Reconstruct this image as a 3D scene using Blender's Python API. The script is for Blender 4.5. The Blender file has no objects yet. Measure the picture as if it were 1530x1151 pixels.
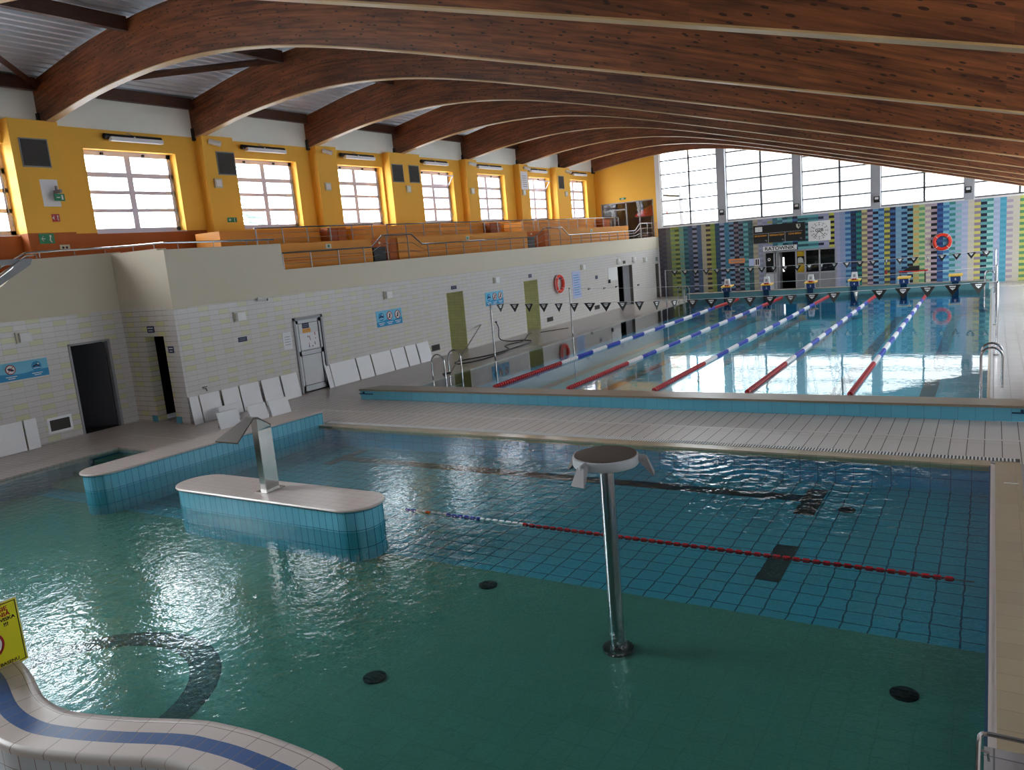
import bpy, math, random
from mathutils import Vector, Matrix
C = bpy.context.scene.collection
PI = math.pi
rad = math.radians

# ---------------------------------------------------------------- camera
CAM = Vector((2.1951, -15.0768, 3.4177))
cd = bpy.data.cameras.new('camera'); cam = bpy.data.objects.new('camera', cd); C.objects.link(cam)
yaw, pit, rol = rad(31.93356), rad(9.83865), rad(-4.98881)
F = Vector((-math.sin(yaw)*math.cos(pit), math.cos(yaw)*math.cos(pit), -math.sin(pit)))
R0 = Vector((math.cos(yaw), math.sin(yaw), 0)); U0 = R0.cross(F)
Rv = R0*math.cos(rol) + U0*math.sin(rol); Uv = U0*math.cos(rol) - R0*math.sin(rol)
m = Matrix((Rv, Uv, -F)).transposed().to_4x4(); m.translation = CAM
cam.matrix_world = m
cd.sensor_fit = 'HORIZONTAL'; cd.sensor_width = 36; cd.lens = 36*1169.39/1530
cd.clip_start = .05; cd.clip_end = 400
sc = bpy.context.scene; sc.camera = cam

# ---------------------------------------------------------------- world, light, exposure
w = bpy.data.worlds.new('sky'); sc.world = w; w.use_nodes = True
bgn = w.node_tree.nodes['Background']; bgn.inputs[0].default_value = (.93, .97, 1, 1)
# overcast sky: dim near the horizon, brighter overhead; glows added at right rear and left to light the hall
_nt = w.node_tree
def _wn(t, op, *ins):
    o = _nt.nodes.new(t)
    if op: o.operation = op
    for i, v in enumerate(ins):
        if isinstance(v, bpy.types.NodeSocket): _nt.links.new(v, o.inputs[i])
        elif v is not None: o.inputs[i].default_value = v
    return o
_d = _nt.nodes.new('ShaderNodeTexCoord').outputs['Generated']
_z = _wn('ShaderNodeSeparateXYZ', None, _d).outputs[2]
_el = _wn('ShaderNodeMath', 'MAXIMUM', _z, 0.0).outputs[0]
_glow_r = _wn('ShaderNodeVectorMath', 'DOT_PRODUCT', _d, (.79, -.44, .42)).outputs[1]
_s2 = _wn('ShaderNodeMath', 'POWER', _wn('ShaderNodeMath', 'MAXIMUM', _glow_r, 0.0).outputs[0], 2.0).outputs[0]
SKY_H, SKY_Z, SKY_S, SKY_L = 1.8, 4.0, 9.0, 18.0
_a = _wn('ShaderNodeMath', 'MULTIPLY_ADD', _el, SKY_Z, SKY_H).outputs[0]
_b = _wn('ShaderNodeMath', 'MULTIPLY_ADD', _s2, SKY_S, _a).outputs[0]
_l = _wn('ShaderNodeMath', 'MAXIMUM', _wn('ShaderNodeVectorMath', 'DOT_PRODUCT', _d, (-.97, -.12, .2)).outputs[1], 0.0).outputs[0]
_b = _wn('ShaderNodeMath', 'MULTIPLY_ADD', _wn('ShaderNodeMath', 'POWER', _l, 2.5).outputs[0], SKY_L, _b).outputs[0]
_nt.links.new(_b, bgn.inputs[1])
sc.view_settings.view_transform = 'Standard'; sc.view_settings.look = 'None'
sc.view_settings.gamma = 1; sc.view_settings.use_curve_mapping = False
sc.view_settings.exposure = 0.62
sc.cycles.max_bounces = 9; sc.cycles.diffuse_bounces = 5; sc.cycles.glossy_bounces = 4
sc.cycles.transparent_max_bounces = 12; sc.cycles.transmission_bounces = 6
sc.cycles.caustics_reflective = False; sc.cycles.caustics_refractive = False
sc.cycles.sample_clamp_indirect = 6
try:
    sc.cycles.use_denoising = True
except Exception:
    pass

def portal(name, loc, rot, sx, sy):
    l = bpy.data.lights.new(name, 'AREA'); l.shape = 'RECTANGLE'; l.size = sx; l.size_y = sy
    l.cycles.is_portal = True
    o = bpy.data.objects.new(name, l); o.location = loc; o.rotation_euler = rot; C.objects.link(o)

# main room numbers
XW, XA, XU = -13.9, -15.93, -17.64      # lower pool wall, set-back wall, gallery window wall
YF, YB, XR = 27.67, -17.2, 5.5          # end wall, back wall, right wall
YJ = -3.68                              # jog between the two lower walls
WIN = [(-7.4, -4.75), (-2.87, -.18), (1.9, 4.42), (6.12, 8.8), (11.1, 13.45), (15.1, 17.7), (19.65, 22.2), (24.12, 26.65)]
COLS = [(-13.9, -13.62), (-10.42, -9.97), (-6.55, -6.13), (-2.9, -2.48), (1.05, 1.42), (4.85, 5.2)]
for a, b in WIN: portal('daylight_portal', (XU-.7, (a+b)/2, 5.82), (0, rad(-90), 0), 2.1, b-a)
for i in range(5):
    a, b = COLS[i][1], COLS[i+1][0]; zt = [7.9, 7.5, 6.5, 5.5, 4.6][i]
    portal('daylight_portal', ((a+b)/2, YF+.2, (3.9+zt)/2), (rad(-90), 0, 0), b-a, zt-3.9)

# ---------------------------------------------------------------- material helpers
def srgb(r, g, b):
    f = lambda c: (c/255/12.92) if c/255 <= .04045 else ((c/255+.055)/1.055)**2.4
    return (f(r), f(g), f(b), 1)
def newmat(name):
    m = bpy.data.materials.new(name); m.use_nodes = True
    nt = m.node_tree; b = nt.nodes['Principled BSDF']; return m, nt, b
class N:
    def __init__(s, nt): s.nt = nt
    def n(s, t, **k):
        o = s.nt.nodes.new(t)
        for a, v in k.items(): setattr(o, a, v)
        return o
    def put(s, sock, v):
        if v is None: return
        if isinstance(v, bpy.types.NodeSocket): s.nt.links.new(v, sock)
        else: sock.default_value = v
    def math(s, op, a, b=None, c=None):
        o = s.n('ShaderNodeMath', operation=op)
        for i, v in enumerate((a, b, c)): s.put(o.inputs[i], v)
        return o.outputs[0]
    def mix(s, f, a, b, mode='MIX'):
        o = s.n('ShaderNodeMix', data_type='RGBA', blend_type=mode)
        s.put(o.inputs[0], f); s.put(o.inputs[6], a); s.put(o.inputs[7], b); return o.outputs[2]
    def pos(s, gen=False):
        if gen: return s.n('ShaderNodeTexCoord').outputs['Object']
        return s.n('ShaderNodeNewGeometry').outputs['Position']
    def xyz(s, v):
        o = s.n('ShaderNodeSeparateXYZ'); s.put(o.inputs[0], v); return o.outputs
    def vec(s, x, y, z):
        o = s.n('ShaderNodeCombineXYZ'); s.put(o.inputs[0], x); s.put(o.inputs[1], y); s.put(o.inputs[2], z); return o.outputs[0]
    def noise(s, v, scale, detail=2, rough=.5):
        o = s.n('ShaderNodeTexNoise'); s.put(o.inputs['Vector'], v); o.inputs['Scale'].default_value = scale
        o.inputs['Detail'].default_value = detail; o.inputs['Roughness'].default_value = rough; return o.outputs[0]
    def wn(s, v):
        o = s.n('ShaderNodeTexWhiteNoise', noise_dimensions='3D'); s.put(o.inputs[0], v); return o.outputs[0]
    def ramp(s, f, pts):
        o = s.n('ShaderNodeValToRGB'); s.put(o.inputs[0], f); e = o.color_ramp.elements
        e[0].position, e[0].color = pts[0][0], pts[0][1]; e[1].position, e[1].color = pts[-1][0], pts[-1][1]
        for p, c in pts[1:-1]:
            q = e.new(p); q.color = c
        return o.outputs[0]
    def bump(s, h, strength, dist=.01):
        o = s.n('ShaderNodeBump'); o.inputs['Strength'].default_value = strength; o.inputs['Distance'].default_value = dist
        s.put(o.inputs['Height'], h); return o.outputs[0]
def plain(name, col, rough=.5, metal=0, noise=.06, nscale=3, spec=.5, emit=None):
    m, nt, b = newmat(name); g = N(nt)
    v = g.noise(g.pos(True), nscale, 4)
    f = g.math('MULTIPLY_ADD', v, 2*noise, 1-noise)
    mm = g.n('ShaderNodeVectorMath', operation='SCALE'); mm.inputs[0].default_value = col[:3]; g.put(mm.inputs['Scale'], f)
    g.put(b.inputs['Base Color'], mm.outputs[0])
    b.inputs['Roughness'].default_value = rough; b.inputs['Metallic'].default_value = metal
    b.inputs['Specular IOR Level'].default_value = spec
    if emit: b.inputs['Emission Color'].default_value = col; b.inputs['Emission Strength'].default_value = emit
    return m
def tiles(name, axes, tw, th, col, grout, gw=.006, off=(0, 0), var=.08, rough=.25, alt=None, brick=0, rowgrout=None, wob=0, spec=.5):
    """tile grid over world axes, e.g. 'yz'; alt=(colour, share) tints some tiles"""
    m, nt, b = newmat(name); g = N(nt); p = g.pos()
    if wob:  # bends the grid, painting refraction through the ripples into the tiles
        nz = g.n('ShaderNodeTexNoise'); g.put(nz.inputs['Vector'], p); nz.inputs['Scale'].default_value = 5
        sb = g.n('ShaderNodeVectorMath', operation='SUBTRACT'); g.put(sb.inputs[0], nz.outputs[1]); sb.inputs[1].default_value = (.5, .5, .5)
        sl = g.n('ShaderNodeVectorMath', operation='SCALE'); g.put(sl.inputs[0], sb.outputs[0]); sl.inputs['Scale'].default_value = wob
        ad = g.n('ShaderNodeVectorMath', operation='ADD'); g.put(ad.inputs[0], p); g.put(ad.inputs[1], sl.outputs[0]); p = ad.outputs[0]
    q = g.xyz(p); ix = 'xyz'.index
    u = g.math('DIVIDE', g.math('ADD', q[ix(axes[0])], 50+off[0]), tw); v = g.math('DIVIDE', g.math('ADD', q[ix(axes[1])], 50+off[1]), th)
    fv = g.math('FLOOR', v)
    if brick: u = g.math('ADD', u, g.math('MULTIPLY', g.math('MODULO', fv, 2.0), brick))
    fu = g.math('FLOOR', u)
    cu = g.math('ABSOLUTE', g.math('SUBTRACT', g.math('FRACT', u), .5)); cv = g.math('ABSOLUTE', g.math('SUBTRACT', g.math('FRACT', v), .5))
    gu = g.math('GREATER_THAN', cu, .5-gw/tw/2); gv = g.math('GREATER_THAN', cv, .5-(rowgrout or gw)/th/2)
    gg = g.math('MAXIMUM', gu, gv)
    rnd = g.wn(g.vec(fu, fv, 3.3))
    base = col
    if alt:
        r2 = g.wn(g.vec(fu, fv, 7.7))
        sel = g.math('MULTIPLY', g.math('LESS_THAN', g.math('MODULO', fu, 2.0), .5), g.math('LESS_THAN', r2, alt[1]))
        sel = g.math('MULTIPLY', sel, g.math('LESS_THAN', g.math('MODULO', g.math('ADD', fv, g.math('MULTIPLY', g.math('MODULO', g.math('MULTIPLY', fu, .5), 2.0), 1.0)), 2.0), .9))
        if len(alt) > 2:  # fades out along y
            fade = g.n('ShaderNodeMapRange'); g.put(fade.inputs[0], q[1]); fade.inputs[1].default_value = alt[2]; fade.inputs[2].default_value = alt[3]
            fade.inputs[3].default_value = .8; fade.inputs[4].default_value = .25; sel = g.math('MULTIPLY', sel, fade.outputs[0])
        base = g.mix(sel, col, alt[0])
    k = g.math('MULTIPLY_ADD', rnd, 2*var, 1-var)
    sc_ = g.n('ShaderNodeVectorMath', operation='SCALE')
    g.put(sc_.inputs[0], base if not isinstance(base, tuple) else base[:3]); g.put(sc_.inputs['Scale'], k)
    g.put(b.inputs['Base Color'], g.mix(gg, sc_.outputs[0], grout))
    g.put(b.inputs['Roughness'], g.math('MULTIPLY_ADD', gg, .4, rough)); b.inputs['Specular IOR Level'].default_value = spec
    return m

def wood(name, dark, light, knots=1):
    m, nt, b = newmat(name); g = N(nt); p = g.pos(); q = g.xyz(p)
    v = g.vec(g.math('MULTIPLY', q[0], .55), g.math('MULTIPLY', q[1], 1.3), g.math('MULTIPLY', q[2], 7))
    # laminations follow the arch: shift z by a smooth function of x
    zz = g.math('ADD', q[2], g.math('MULTIPLY', g.math('POWER', g.math('ABSOLUTE', g.math('ADD', q[0], 12.6)), 1.6), .05))
    lam = g.wn(g.vec(g.math('FLOOR', g.math('DIVIDE', zz, .042)), g.math('FLOOR', g.math('DIVIDE', q[0], 2.3)), q[1]))
    v = g.vec(g.math('MULTIPLY', q[0], .6), g.math('MULTIPLY', q[1], 1.3), g.math('MULTIPLY', zz, 9))
    n1 = g.noise(v, 2.5, 6, .65); n2 = g.noise(g.vec(q[0], q[1], g.math('MULTIPLY', zz, 3)), .9, 3, .5)
    f = g.math('ADD', g.math('MULTIPLY', n1, .6), g.math('ADD', g.math('MULTIPLY', n2, .35), g.math('MULTIPLY', lam, .13)))
    c = g.ramp(f, [(.42, dark), (.9, light)])
    if knots:
        vo = g.n('ShaderNodeTexVoronoi'); g.put(vo.inputs['Vector'], g.vec(g.math('MULTIPLY', q[0], 1.1), q[1], g.math('MULTIPLY', zz, 3.2))); vo.inputs['Scale'].default_value = 5.2
        kn = g.math('LESS_THAN', vo.outputs['Distance'], .22); kr = g.math('GREATER_THAN', g.xyz(vo.outputs['Color'])[0], .35)
        c = g.mix(g.math('MULTIPLY', g.math('MULTIPLY', kn, kr), .9), c, (dark[0]*.28, dark[1]*.25, dark[2]*.25, 1))
    g.put(b.inputs['Base Color'], c); b.inputs['Roughness'].default_value = .45
    return m

def water(name, tint, scale, strength, hz=.02, rip=()):
    m, nt, b = newmat(name); g = N(nt); nt.nodes.remove(b)
    p = g.pos(); q = g.xyz(p)
    n1 = g.noise(p, scale, 3, .6); n2 = g.noise(p, scale*3.1, 2, .5)
    mask = g.noise(p, .35, 2, .5)
    h = g.math('ADD', n1, g.math('MULTIPLY', n2, .35))
    h = g.math('MULTIPLY', h, g.ramp(mask, [(.35, (.45, .45, .45, 1)), (.62, (1, 1, 1, 1))]))
    for (cx, cy, amp) in rip:
        d = g.math('SQRT', g.math('ADD', g.math('POWER', g.math('SUBTRACT', q[0], cx), 2.0), g.math('POWER', g.math('SUBTRACT', q[1], cy), 2.0)))
        s_ = g.math('SINE', g.math('MULTIPLY', d, 26.0)); s_ = g.math('MULTIPLY', s_, g.math('POWER', 2.718, g.math('MULTIPLY', d, -1.3)))
        h = g.math('ADD', h, g.math('MULTIPLY', s_, amp))
    bp = g.bump(h, strength, hz)
    fr = g.n('ShaderNodeLayerWeight'); g.put(fr.inputs['Normal'], bp)
    fac = g.math('MULTIPLY_ADD', g.math('POWER', fr.outputs['Facing'], 5.0), .74, .02)
    gl = g.n('ShaderNodeBsdfGlossy'); gl.inputs['Roughness'].default_value = .02; g.put(gl.inputs['Normal'], bp); gl.inputs['Color'].default_value = (1, 1, 1, 1)
    tr = g.n('ShaderNodeBsdfTransparent'); tr.inputs[0].default_value = tint
    mx = g.n('ShaderNodeMixShader'); g.put(mx.inputs[0], fac); g.put(mx.inputs[1], tr.outputs[0]); g.put(mx.inputs[2], gl.outputs[0])
    out = nt.nodes['Material Output']; g.put(out.inputs[0], mx.outputs[0]); return m
def glass(name, tint=(.95, .97, .97, 1)):
    m, nt, b = newmat(name); g = N(nt); nt.nodes.remove(b)
    fr = g.n('ShaderNodeLayerWeight'); fac = g.math('MULTIPLY_ADD', g.math('POWER', fr.outputs['Facing'], 5.0), .5, .04)
    gl = g.n('ShaderNodeBsdfGlossy'); gl.inputs['Roughness'].default_value = .01
    tr = g.n('ShaderNodeBsdfTransparent'); tr.inputs[0].default_value = tint
    mx = g.n('ShaderNodeMixShader'); g.put(mx.inputs[0], fac); g.put(mx.inputs[1], tr.outputs[0]); g.put(mx.inputs[2], gl.outputs[0])
    g.put(nt.nodes['Material Output'].inputs[0], mx.outputs[0]); return m

M = {}
M['beige'] = plain('cream_plaster', srgb(208, 198, 180), .8, noise=.03)
M['white_plaster'] = plain('white_plaster', srgb(238, 236, 226), .8, noise=.03)
M['yellow'] = plain('yellow_plaster', srgb(232, 176, 62), .7, noise=.04)
M['orange'] = plain('burnt_orange_plaster', srgb(164, 84, 24), .7, noise=.05)
M['tier'] = plain('orange_bleacher', srgb(206, 132, 38), .6, noise=.05)
M['walltile_y'] = tiles('wall_tile_left', 'yz', .29, .122, srgb(204, 199, 198), srgb(170, 165, 160), .005, var=.02, rough=.3, alt=(srgb(202, 200, 156), .8, -5, 10), rowgrout=.009)
M['walltile_x'] = tiles('wall_tile_return', 'xz', .29, .122, srgb(205, 198, 190), srgb(150, 144, 136), .006, var=.025, rough=.3, alt=(srgb(205, 200, 150), .8), rowgrout=.012)
M['alcove'] = tiles('olive_alcove_tile', 'yz', .255, .102, srgb(214, 214, 168), srgb(176, 178, 130), .006, var=.05, rough=.3)
M['alcove_x'] = tiles('olive_alcove_side_tile', 'xz', .255, .102, srgb(214, 214, 168), srgb(176, 178, 130), .006, var=.05, rough=.3)
M['deck'] = tiles('deck_tile', 'xy', .22, 1.2, srgb(196, 188, 184), srgb(92, 84, 80), .011, var=.04, rough=.38, rowgrout=.004)
M['decky'] = tiles('side_deck_tile', 'xy', .25, .125, srgb(184, 174, 168), srgb(122, 112, 106), .005, var=.05, rough=.3)
M['rdeck'] = tiles('right_deck_tile', 'xy', .25, .25, srgb(172, 168, 170), srgb(104, 100, 102), .010, var=.03, rough=.25)
M['coping'] = tiles('sand_coping_tile', 'xy', .25, .25, srgb(170, 156, 132), srgb(120, 108, 90), .005, var=.05, rough=.2)
M['capping'] = plain('brown_stone_capping', srgb(128, 116, 100), .35)
M['blueface_x'] = tiles('blue_face_tile_front', 'xz', .25, .5, srgb(92, 165, 190), srgb(60, 120, 150), .006, off=(0, .2), var=.04, rough=.2)
M['blueface_y'] = tiles('blue_face_tile_side', 'yz', .125, .25, srgb(96, 172, 196), srgb(40, 90, 120), .006, off=(0, .17), var=.04, rough=.2)
M['tealface'] = tiles('grey_teal_face_tile', 'xz', .25, .25, srgb(92, 138, 146), srgb(70, 110, 120), .006, var=.04, rough=.2)
M['basin_x'] = tiles('basin_wall_tile_front', 'xz', .25, .25, srgb(70, 165, 205), srgb(30, 80, 120), .008, var=.05)
M['basin_y'] = tiles('basin_wall_tile_side', 'yz', .25, .25, srgb(60, 130, 160), srgb(30, 70, 100), .008, var=.05)
M['navy'] = plain('navy_edge_tile', srgb(18, 50, 80), .2)
M['bluefloor'] = tiles('blue_pool_floor', 'xy', .25, .25, srgb(104, 178, 200), srgb(30, 76, 100), .016, var=.03, wob=.05)
M['greenfloor'] = tiles('green_pool_floor', 'xy', .25, .25, srgb(120, 152, 134), srgb(98, 128, 112), .012, var=.03, wob=.05)
M['bigfloor'] = tiles('lap_pool_floor', 'xy', .25, .25, srgb(96, 186, 208), srgb(80, 165, 190), .008, var=.03)
M['blackline'] = plain('black_pool_tile', srgb(20, 24, 30), .3)
M['beam'] = wood('stained_glulam', srgb(76, 38, 18), srgb(178, 104, 56))
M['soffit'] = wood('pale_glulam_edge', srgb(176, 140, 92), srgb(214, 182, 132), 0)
M['purlin'] = wood('dark_purlin_wood', srgb(58, 32, 20), srgb(112, 66, 44), 0)
M['steel'] = plain('brushed_steel', srgb(150, 148, 148), .28, 1, .03)
M['chrome'] = plain('polished_steel', srgb(172, 170, 172), .2, 1, .02)
M['spoutsteel'] = plain('spout_steel', srgb(150, 148, 146), .14, 1, .1, 6)
M['darksteel'] = plain('dark_steel', srgb(90, 86, 84), .4, 1, .08)
M['greysteel'] = plain('painted_grey_steel', srgb(128, 128, 132), .4, 0, .03)
M['black'] = plain('black_plastic', srgb(16, 16, 18), .5)
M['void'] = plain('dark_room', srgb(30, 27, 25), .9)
M['white'] = plain('white_plastic', srgb(226, 226, 226), .45, noise=.02)
M['rimgrey'] = plain('satin_grey_rim', srgb(176, 180, 186), .35)
M['board'] = plain('white_laminate_board', srgb(240, 240, 244), .5, noise=.015)
M['offwhite'] = plain('offwhite_plastic', srgb(200, 196, 180), .5, noise=.02)
M['frame'] = plain('grey_lilac_window_frame', srgb(226, 216, 230), .45)
M['alu'] = plain('grey_aluminium_frame', srgb(150, 150, 156), .4)
M['mull'] = plain('dark_mullion', srgb(92, 92, 98), .5)
M['dimgrey'] = plain('dim_grey_wall', srgb(104, 102, 96), .7)
M['column'] = plain('pale_grey_column', srgb(168, 168, 174), .6)
M['glass'] = glass('window_glass')
M['doorgrey'] = plain('grey_door_panel', srgb(196, 200, 206), .35, noise=.02)
M['darkleaf'] = plain('dark_door_leaf', srgb(62, 62, 68), .5)
M['doorglass'] = plain('frosted_door_panel', srgb(205, 206, 210), .3, noise=.02)
M['red'] = plain('red_plastic', srgb(170, 22, 34), .4)
M['blue'] = plain('blue_plastic', srgb(36, 60, 170), .4)
M['floatwhite'] = plain('white_float_plastic', srgb(225, 225, 228), .4)
M['orangefloat'] = plain('orange_float_plastic', srgb(230, 96, 40), .4)
M['ring'] = plain('orange_red_ring', srgb(222, 52, 28), .45)
M['yellowp'] = plain('yellow_block_top', srgb(222, 176, 24), .5)
M['blockblue'] = plain('navy_block_plastic', srgb(16, 52, 110), .4)
M['darkblue'] = plain('navy_sign', srgb(34, 44, 84), .5)
M['green'] = plain('green_exit_sign', srgb(20, 120, 80), .5)
M['signyellow'] = plain('yellow_warning_sign', srgb(226, 218, 30), .5, noise=.01)
M['signblue'] = plain('cyan_sign', srgb(110, 190, 222), .5, noise=.02)
M['signblue2'] = plain('deep_cyan_sign', srgb(24, 140, 196), .5, noise=.02)
M['grille'] = tiles('dark_grille', 'yz', .03, .03, srgb(34, 32, 32), srgb(70, 66, 62), .008, var=.2, rough=.6)
M['lilac'] = plain('pale_blue_notice', srgb(176, 186, 222), .6, noise=.06)
M['paper'] = plain('white_paper', srgb(226, 226, 232), .7, noise=.02)
M['gold'] = plain('amber_lettering', srgb(220, 150, 40), .5)
M['orangesign'] = plain('orange_notice', srgb(214, 130, 70), .6)
M['rubber'] = plain('black_hose_rubber', srgb(24, 24, 24), .5)
M['brownred'] = plain('red_brown_panel', srgb(150, 66, 26), .6)
M['umbred'] = plain('red_fabric', srgb(190, 30, 30), .8)
M['bluestripe'] = plain('cobalt_stripe_tile', srgb(42, 84, 140), .25, noise=.1, nscale=5)
M['curb'] = plain('pale_pink_coping_tile', srgb(206, 196, 192), .3, noise=.06, nscale=4)
M['joint'] = plain('tile_joint', srgb(140, 130, 122), .7)
M['ext'] = plain('outside_render', srgb(244, 244, 246), .9)
M['extgrey'] = plain('outside_grey_render', srgb(150, 150, 156), .9)
M['snow'] = plain('snowy_ground', srgb(225, 228, 232), .9)
M['bark'] = plain('tree_bark', srgb(126, 122, 122), .9)
M['needles'] = plain('dark_evergreen', srgb(110, 122, 116), .9)
# water: the big pool is calm, the small one rippled by its jets
M['water_big'] = water('calm_pool_water', (.66, .90, .95, 1), 1.6, .25, .010)
M['water_small'] = water('rippled_pool_water', (.46, .72, .74, 1), 5.0, .5, .030,
                         rip=[(-.6, -4.6, .14), (-3.0, -8.0, .10), (-.78, -8.8, .05), (.7, -4.0, .16), (-1.6, -3.8, .12)])
def deckroof():
    m, nt, b = newmat('corrugated_steel_deck'); g = N(nt)
    v = g.noise(g.pos(), 2, 3); c = g.mix(v, srgb(206, 210, 218), srgb(222, 226, 232)); g.put(b.inputs['Base Color'], c)
    b.inputs['Roughness'].default_value = .5; b.inputs['Metallic'].default_value = .2; return m
M['roofdeck'] = deckroof()

# ---------------------------------------------------------------- mesh helpers
class B:
    def __init__(s): s.v = []; s.f = []; s.mi = []; s.mats = []
    def m(s, mat):
        if mat not in s.mats: s.mats.append(mat)
        return s.mats.index(mat)
    def add(s, vs, fs, mat):
        o = len(s.v); s.v += [tuple(x) for x in vs]; k = s.m(mat)
        for f in fs: s.f.append(tuple(i+o for i in f)); s.mi.append(k)
        return s
    def box(s, x0, x1, y0, y1, z0, z1, mat):
        x0, x1 = sorted((x0, x1)); y0, y1 = sorted((y0, y1)); z0, z1 = sorted((z0, z1))
        v = [(x, y, z) for x in (x0, x1) for y in (y0, y1) for z in (z0, z1)]
        return s.add(v, [(0, 1, 3, 2), (4, 6, 7, 5), (0, 4, 5, 1), (2, 3, 7, 6), (0, 2, 6, 4), (1, 5, 7, 3)], mat)
    def quad(s, a, b, c, d, mat): return s.add([a, b, c, d], [(0, 1, 2, 3)], mat)
    def prism(s, poly, axis, a, b, mat, capmat=None):
        """poly in the two other axes; axis 'x','y','z'"""
        def P(p, t):
            return {'x': (t, p[0], p[1]), 'y': (p[0], t, p[1]), 'z': (p[0], p[1], t)}[axis]
        n = len(poly); v = [P(p, a) for p in poly]+[P(p, b) for p in poly]
        s.add(v, [(i, (i+1) % n, n+(i+1) % n, n+i) for i in range(n)], mat)
        s.add(v, [tuple(range(n))[::-1], tuple(range(n, 2*n))], capmat or mat); return s
    def tube(s, pts, r, mat, n=8, caps=True, r2=None):
        pts = [Vector(p) for p in pts]; k = len(pts); vs = []; fs = []
        t0 = (pts[1]-pts[0]).normalized(); up = Vector((0, 0, 1)) if abs(t0.z) < .95 else Vector((1, 0, 0))
        for i, p in enumerate(pts):
            t = (pts[min(i+1, k-1)]-pts[max(i-1, 0)]).normalized()
            a = t.cross(up)
            if a.length < 1e-4: a = t.cross(Vector((0, 1, 0)))
            a.normalize(); b = a.cross(t).normalized()
            rr = r if r2 is None else r+(r2-r)*i/(k-1)
            if isinstance(r, (list, tuple)): rr = r[i]
            for j in range(n):
                an = 2*PI*j/n; vs.append(p+a*rr*math.cos(an)+b*rr*math.sin(an))
        for i in range(k-1):
            for j in range(n): fs.append((i*n+j, i*n+(j+1) % n, (i+1)*n+(j+1) % n, (i+1)*n+j))
        if caps: fs += [tuple(range(n))[::-1], tuple(range((k-1)*n, k*n))]
        return s.add(vs, fs, mat)
    def torus(s, c, R_, r, axis, mat, n=32, k=10, a0=0, a1=2*PI):
        c = Vector(c); ax = Vector(axis).normalized(); u = ax.orthogonal().normalized(); v = ax.cross(u)
        vs = []; fs = []
        for i in range(n):
            a = a0+(a1-a0)*i/n; d = u*math.cos(a)+v*math.sin(a)
            for j in range(k):
                b = 2*PI*j/k; vs.append(c+d*(R_+r*math.cos(b))+ax*r*math.sin(b))
        full = abs(a1-a0-2*PI) < 1e-6
        for i in range(n if full else n-1):
            for j in range(k): fs.append((i*k+j, ((i+1) % n)*k+j, ((i+1) % n)*k+(j+1) % k, i*k+(j+1) % k))
        return s.add(vs, fs, mat)
    def disc(s, c, r, axis, mat, th=.004, n=24, sx=1):
        """thin disc whose axis is x or y or z"""
        c = Vector(c); v = []
        for t in (-th/2, th/2):
            for i in range(n):
                a = 2*PI*i/n; p, q = r*sx*math.cos(a), r*math.sin(a)
                v.append(c+{'x': Vector((t, p, q)), 'y': Vector((p, t, q)), 'z': Vector((p, q, t))}[axis])
        return s.add(v, [tuple(range(n))[::-1], tuple(range(n, 2*n))]+[(i, (i+1) % n, n+(i+1) % n, n+i) for i in range(n)], mat)
    def sphere(s, c, r, mat, n=10, k=6, sz=1):
        vs = []; fs = []
        for i in range(k+1):
            for j in range(n):
                a = PI*i/k; b = 2*PI*j/n; vs.append((c[0]+r*math.sin(a)*math.cos(b), c[1]+r*math.sin(a)*math.sin(b), c[2]+r*sz*math.cos(a)))
        for i in range(k):
            for j in range(n): fs.append((i*n+j, i*n+(j+1) % n, (i+1)*n+(j+1) % n, (i+1)*n+j))
        return s.add(vs, fs, mat)
    def build(s, name, parent=None, loc=None, smooth=False, **tags):
        me = bpy.data.meshes.new(name)
        off = Vector(loc) if loc is not None else Vector((0, 0, 0))
        me.from_pydata([tuple(Vector(v)-off) for v in s.v], [], s.f)
        for mt in s.mats: me.materials.append(mt)
        me.polygons.foreach_set('material_index', s.mi)
        import bmesh
        bm = bmesh.new(); bm.from_mesh(me); bmesh.ops.recalc_face_normals(bm, faces=bm.faces); bm.to_mesh(me); bm.free()
        if smooth:
            me.polygons.foreach_set('use_smooth', [True]*len(me.polygons))
            try: me.set_sharp_from_angle(angle=rad(40))
            except Exception: pass
        me.update()
        o = bpy.data.objects.new(name, me); C.objects.link(o); o.location = off
        if parent: put(o, parent)
        for k, v in tags.items(): o[k] = v
        return o
def wpos(o):
    p = Vector(o.location); q = o.parent
    while q: p += Vector(q.location); q = q.parent
    return p
def put(o, parent):
    o.location = Vector(o.location)-wpos(parent); o.parent = parent
def thing(name, label, cat, loc, group=None):
    o = bpy.data.objects.new(name, None); C.objects.link(o); o.location = loc; o.empty_display_size = .1
    o['label'] = label; o['category'] = cat
    if group: o['group'] = group
    return o
def tag(o, label, cat, group=None):
    o['label'] = label; o['category'] = cat
    if group: o['group'] = group
    return o
def struct(name, b, **k): return b.build(name, kind='structure', **k)
def kids(o): return [c for c in bpy.data.objects if c.parent == o]
def copy_tree(o, loc=None, label=None, parent=None):
    c = o.copy(); C.objects.link(c)
    if loc is not None: c.location = loc
    if label: c['label'] = label
    if parent: c.parent = parent
    for ch in kids(o):
        if ch.name != c.name: copy_tree(ch, None, None, c)
    return c
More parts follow.
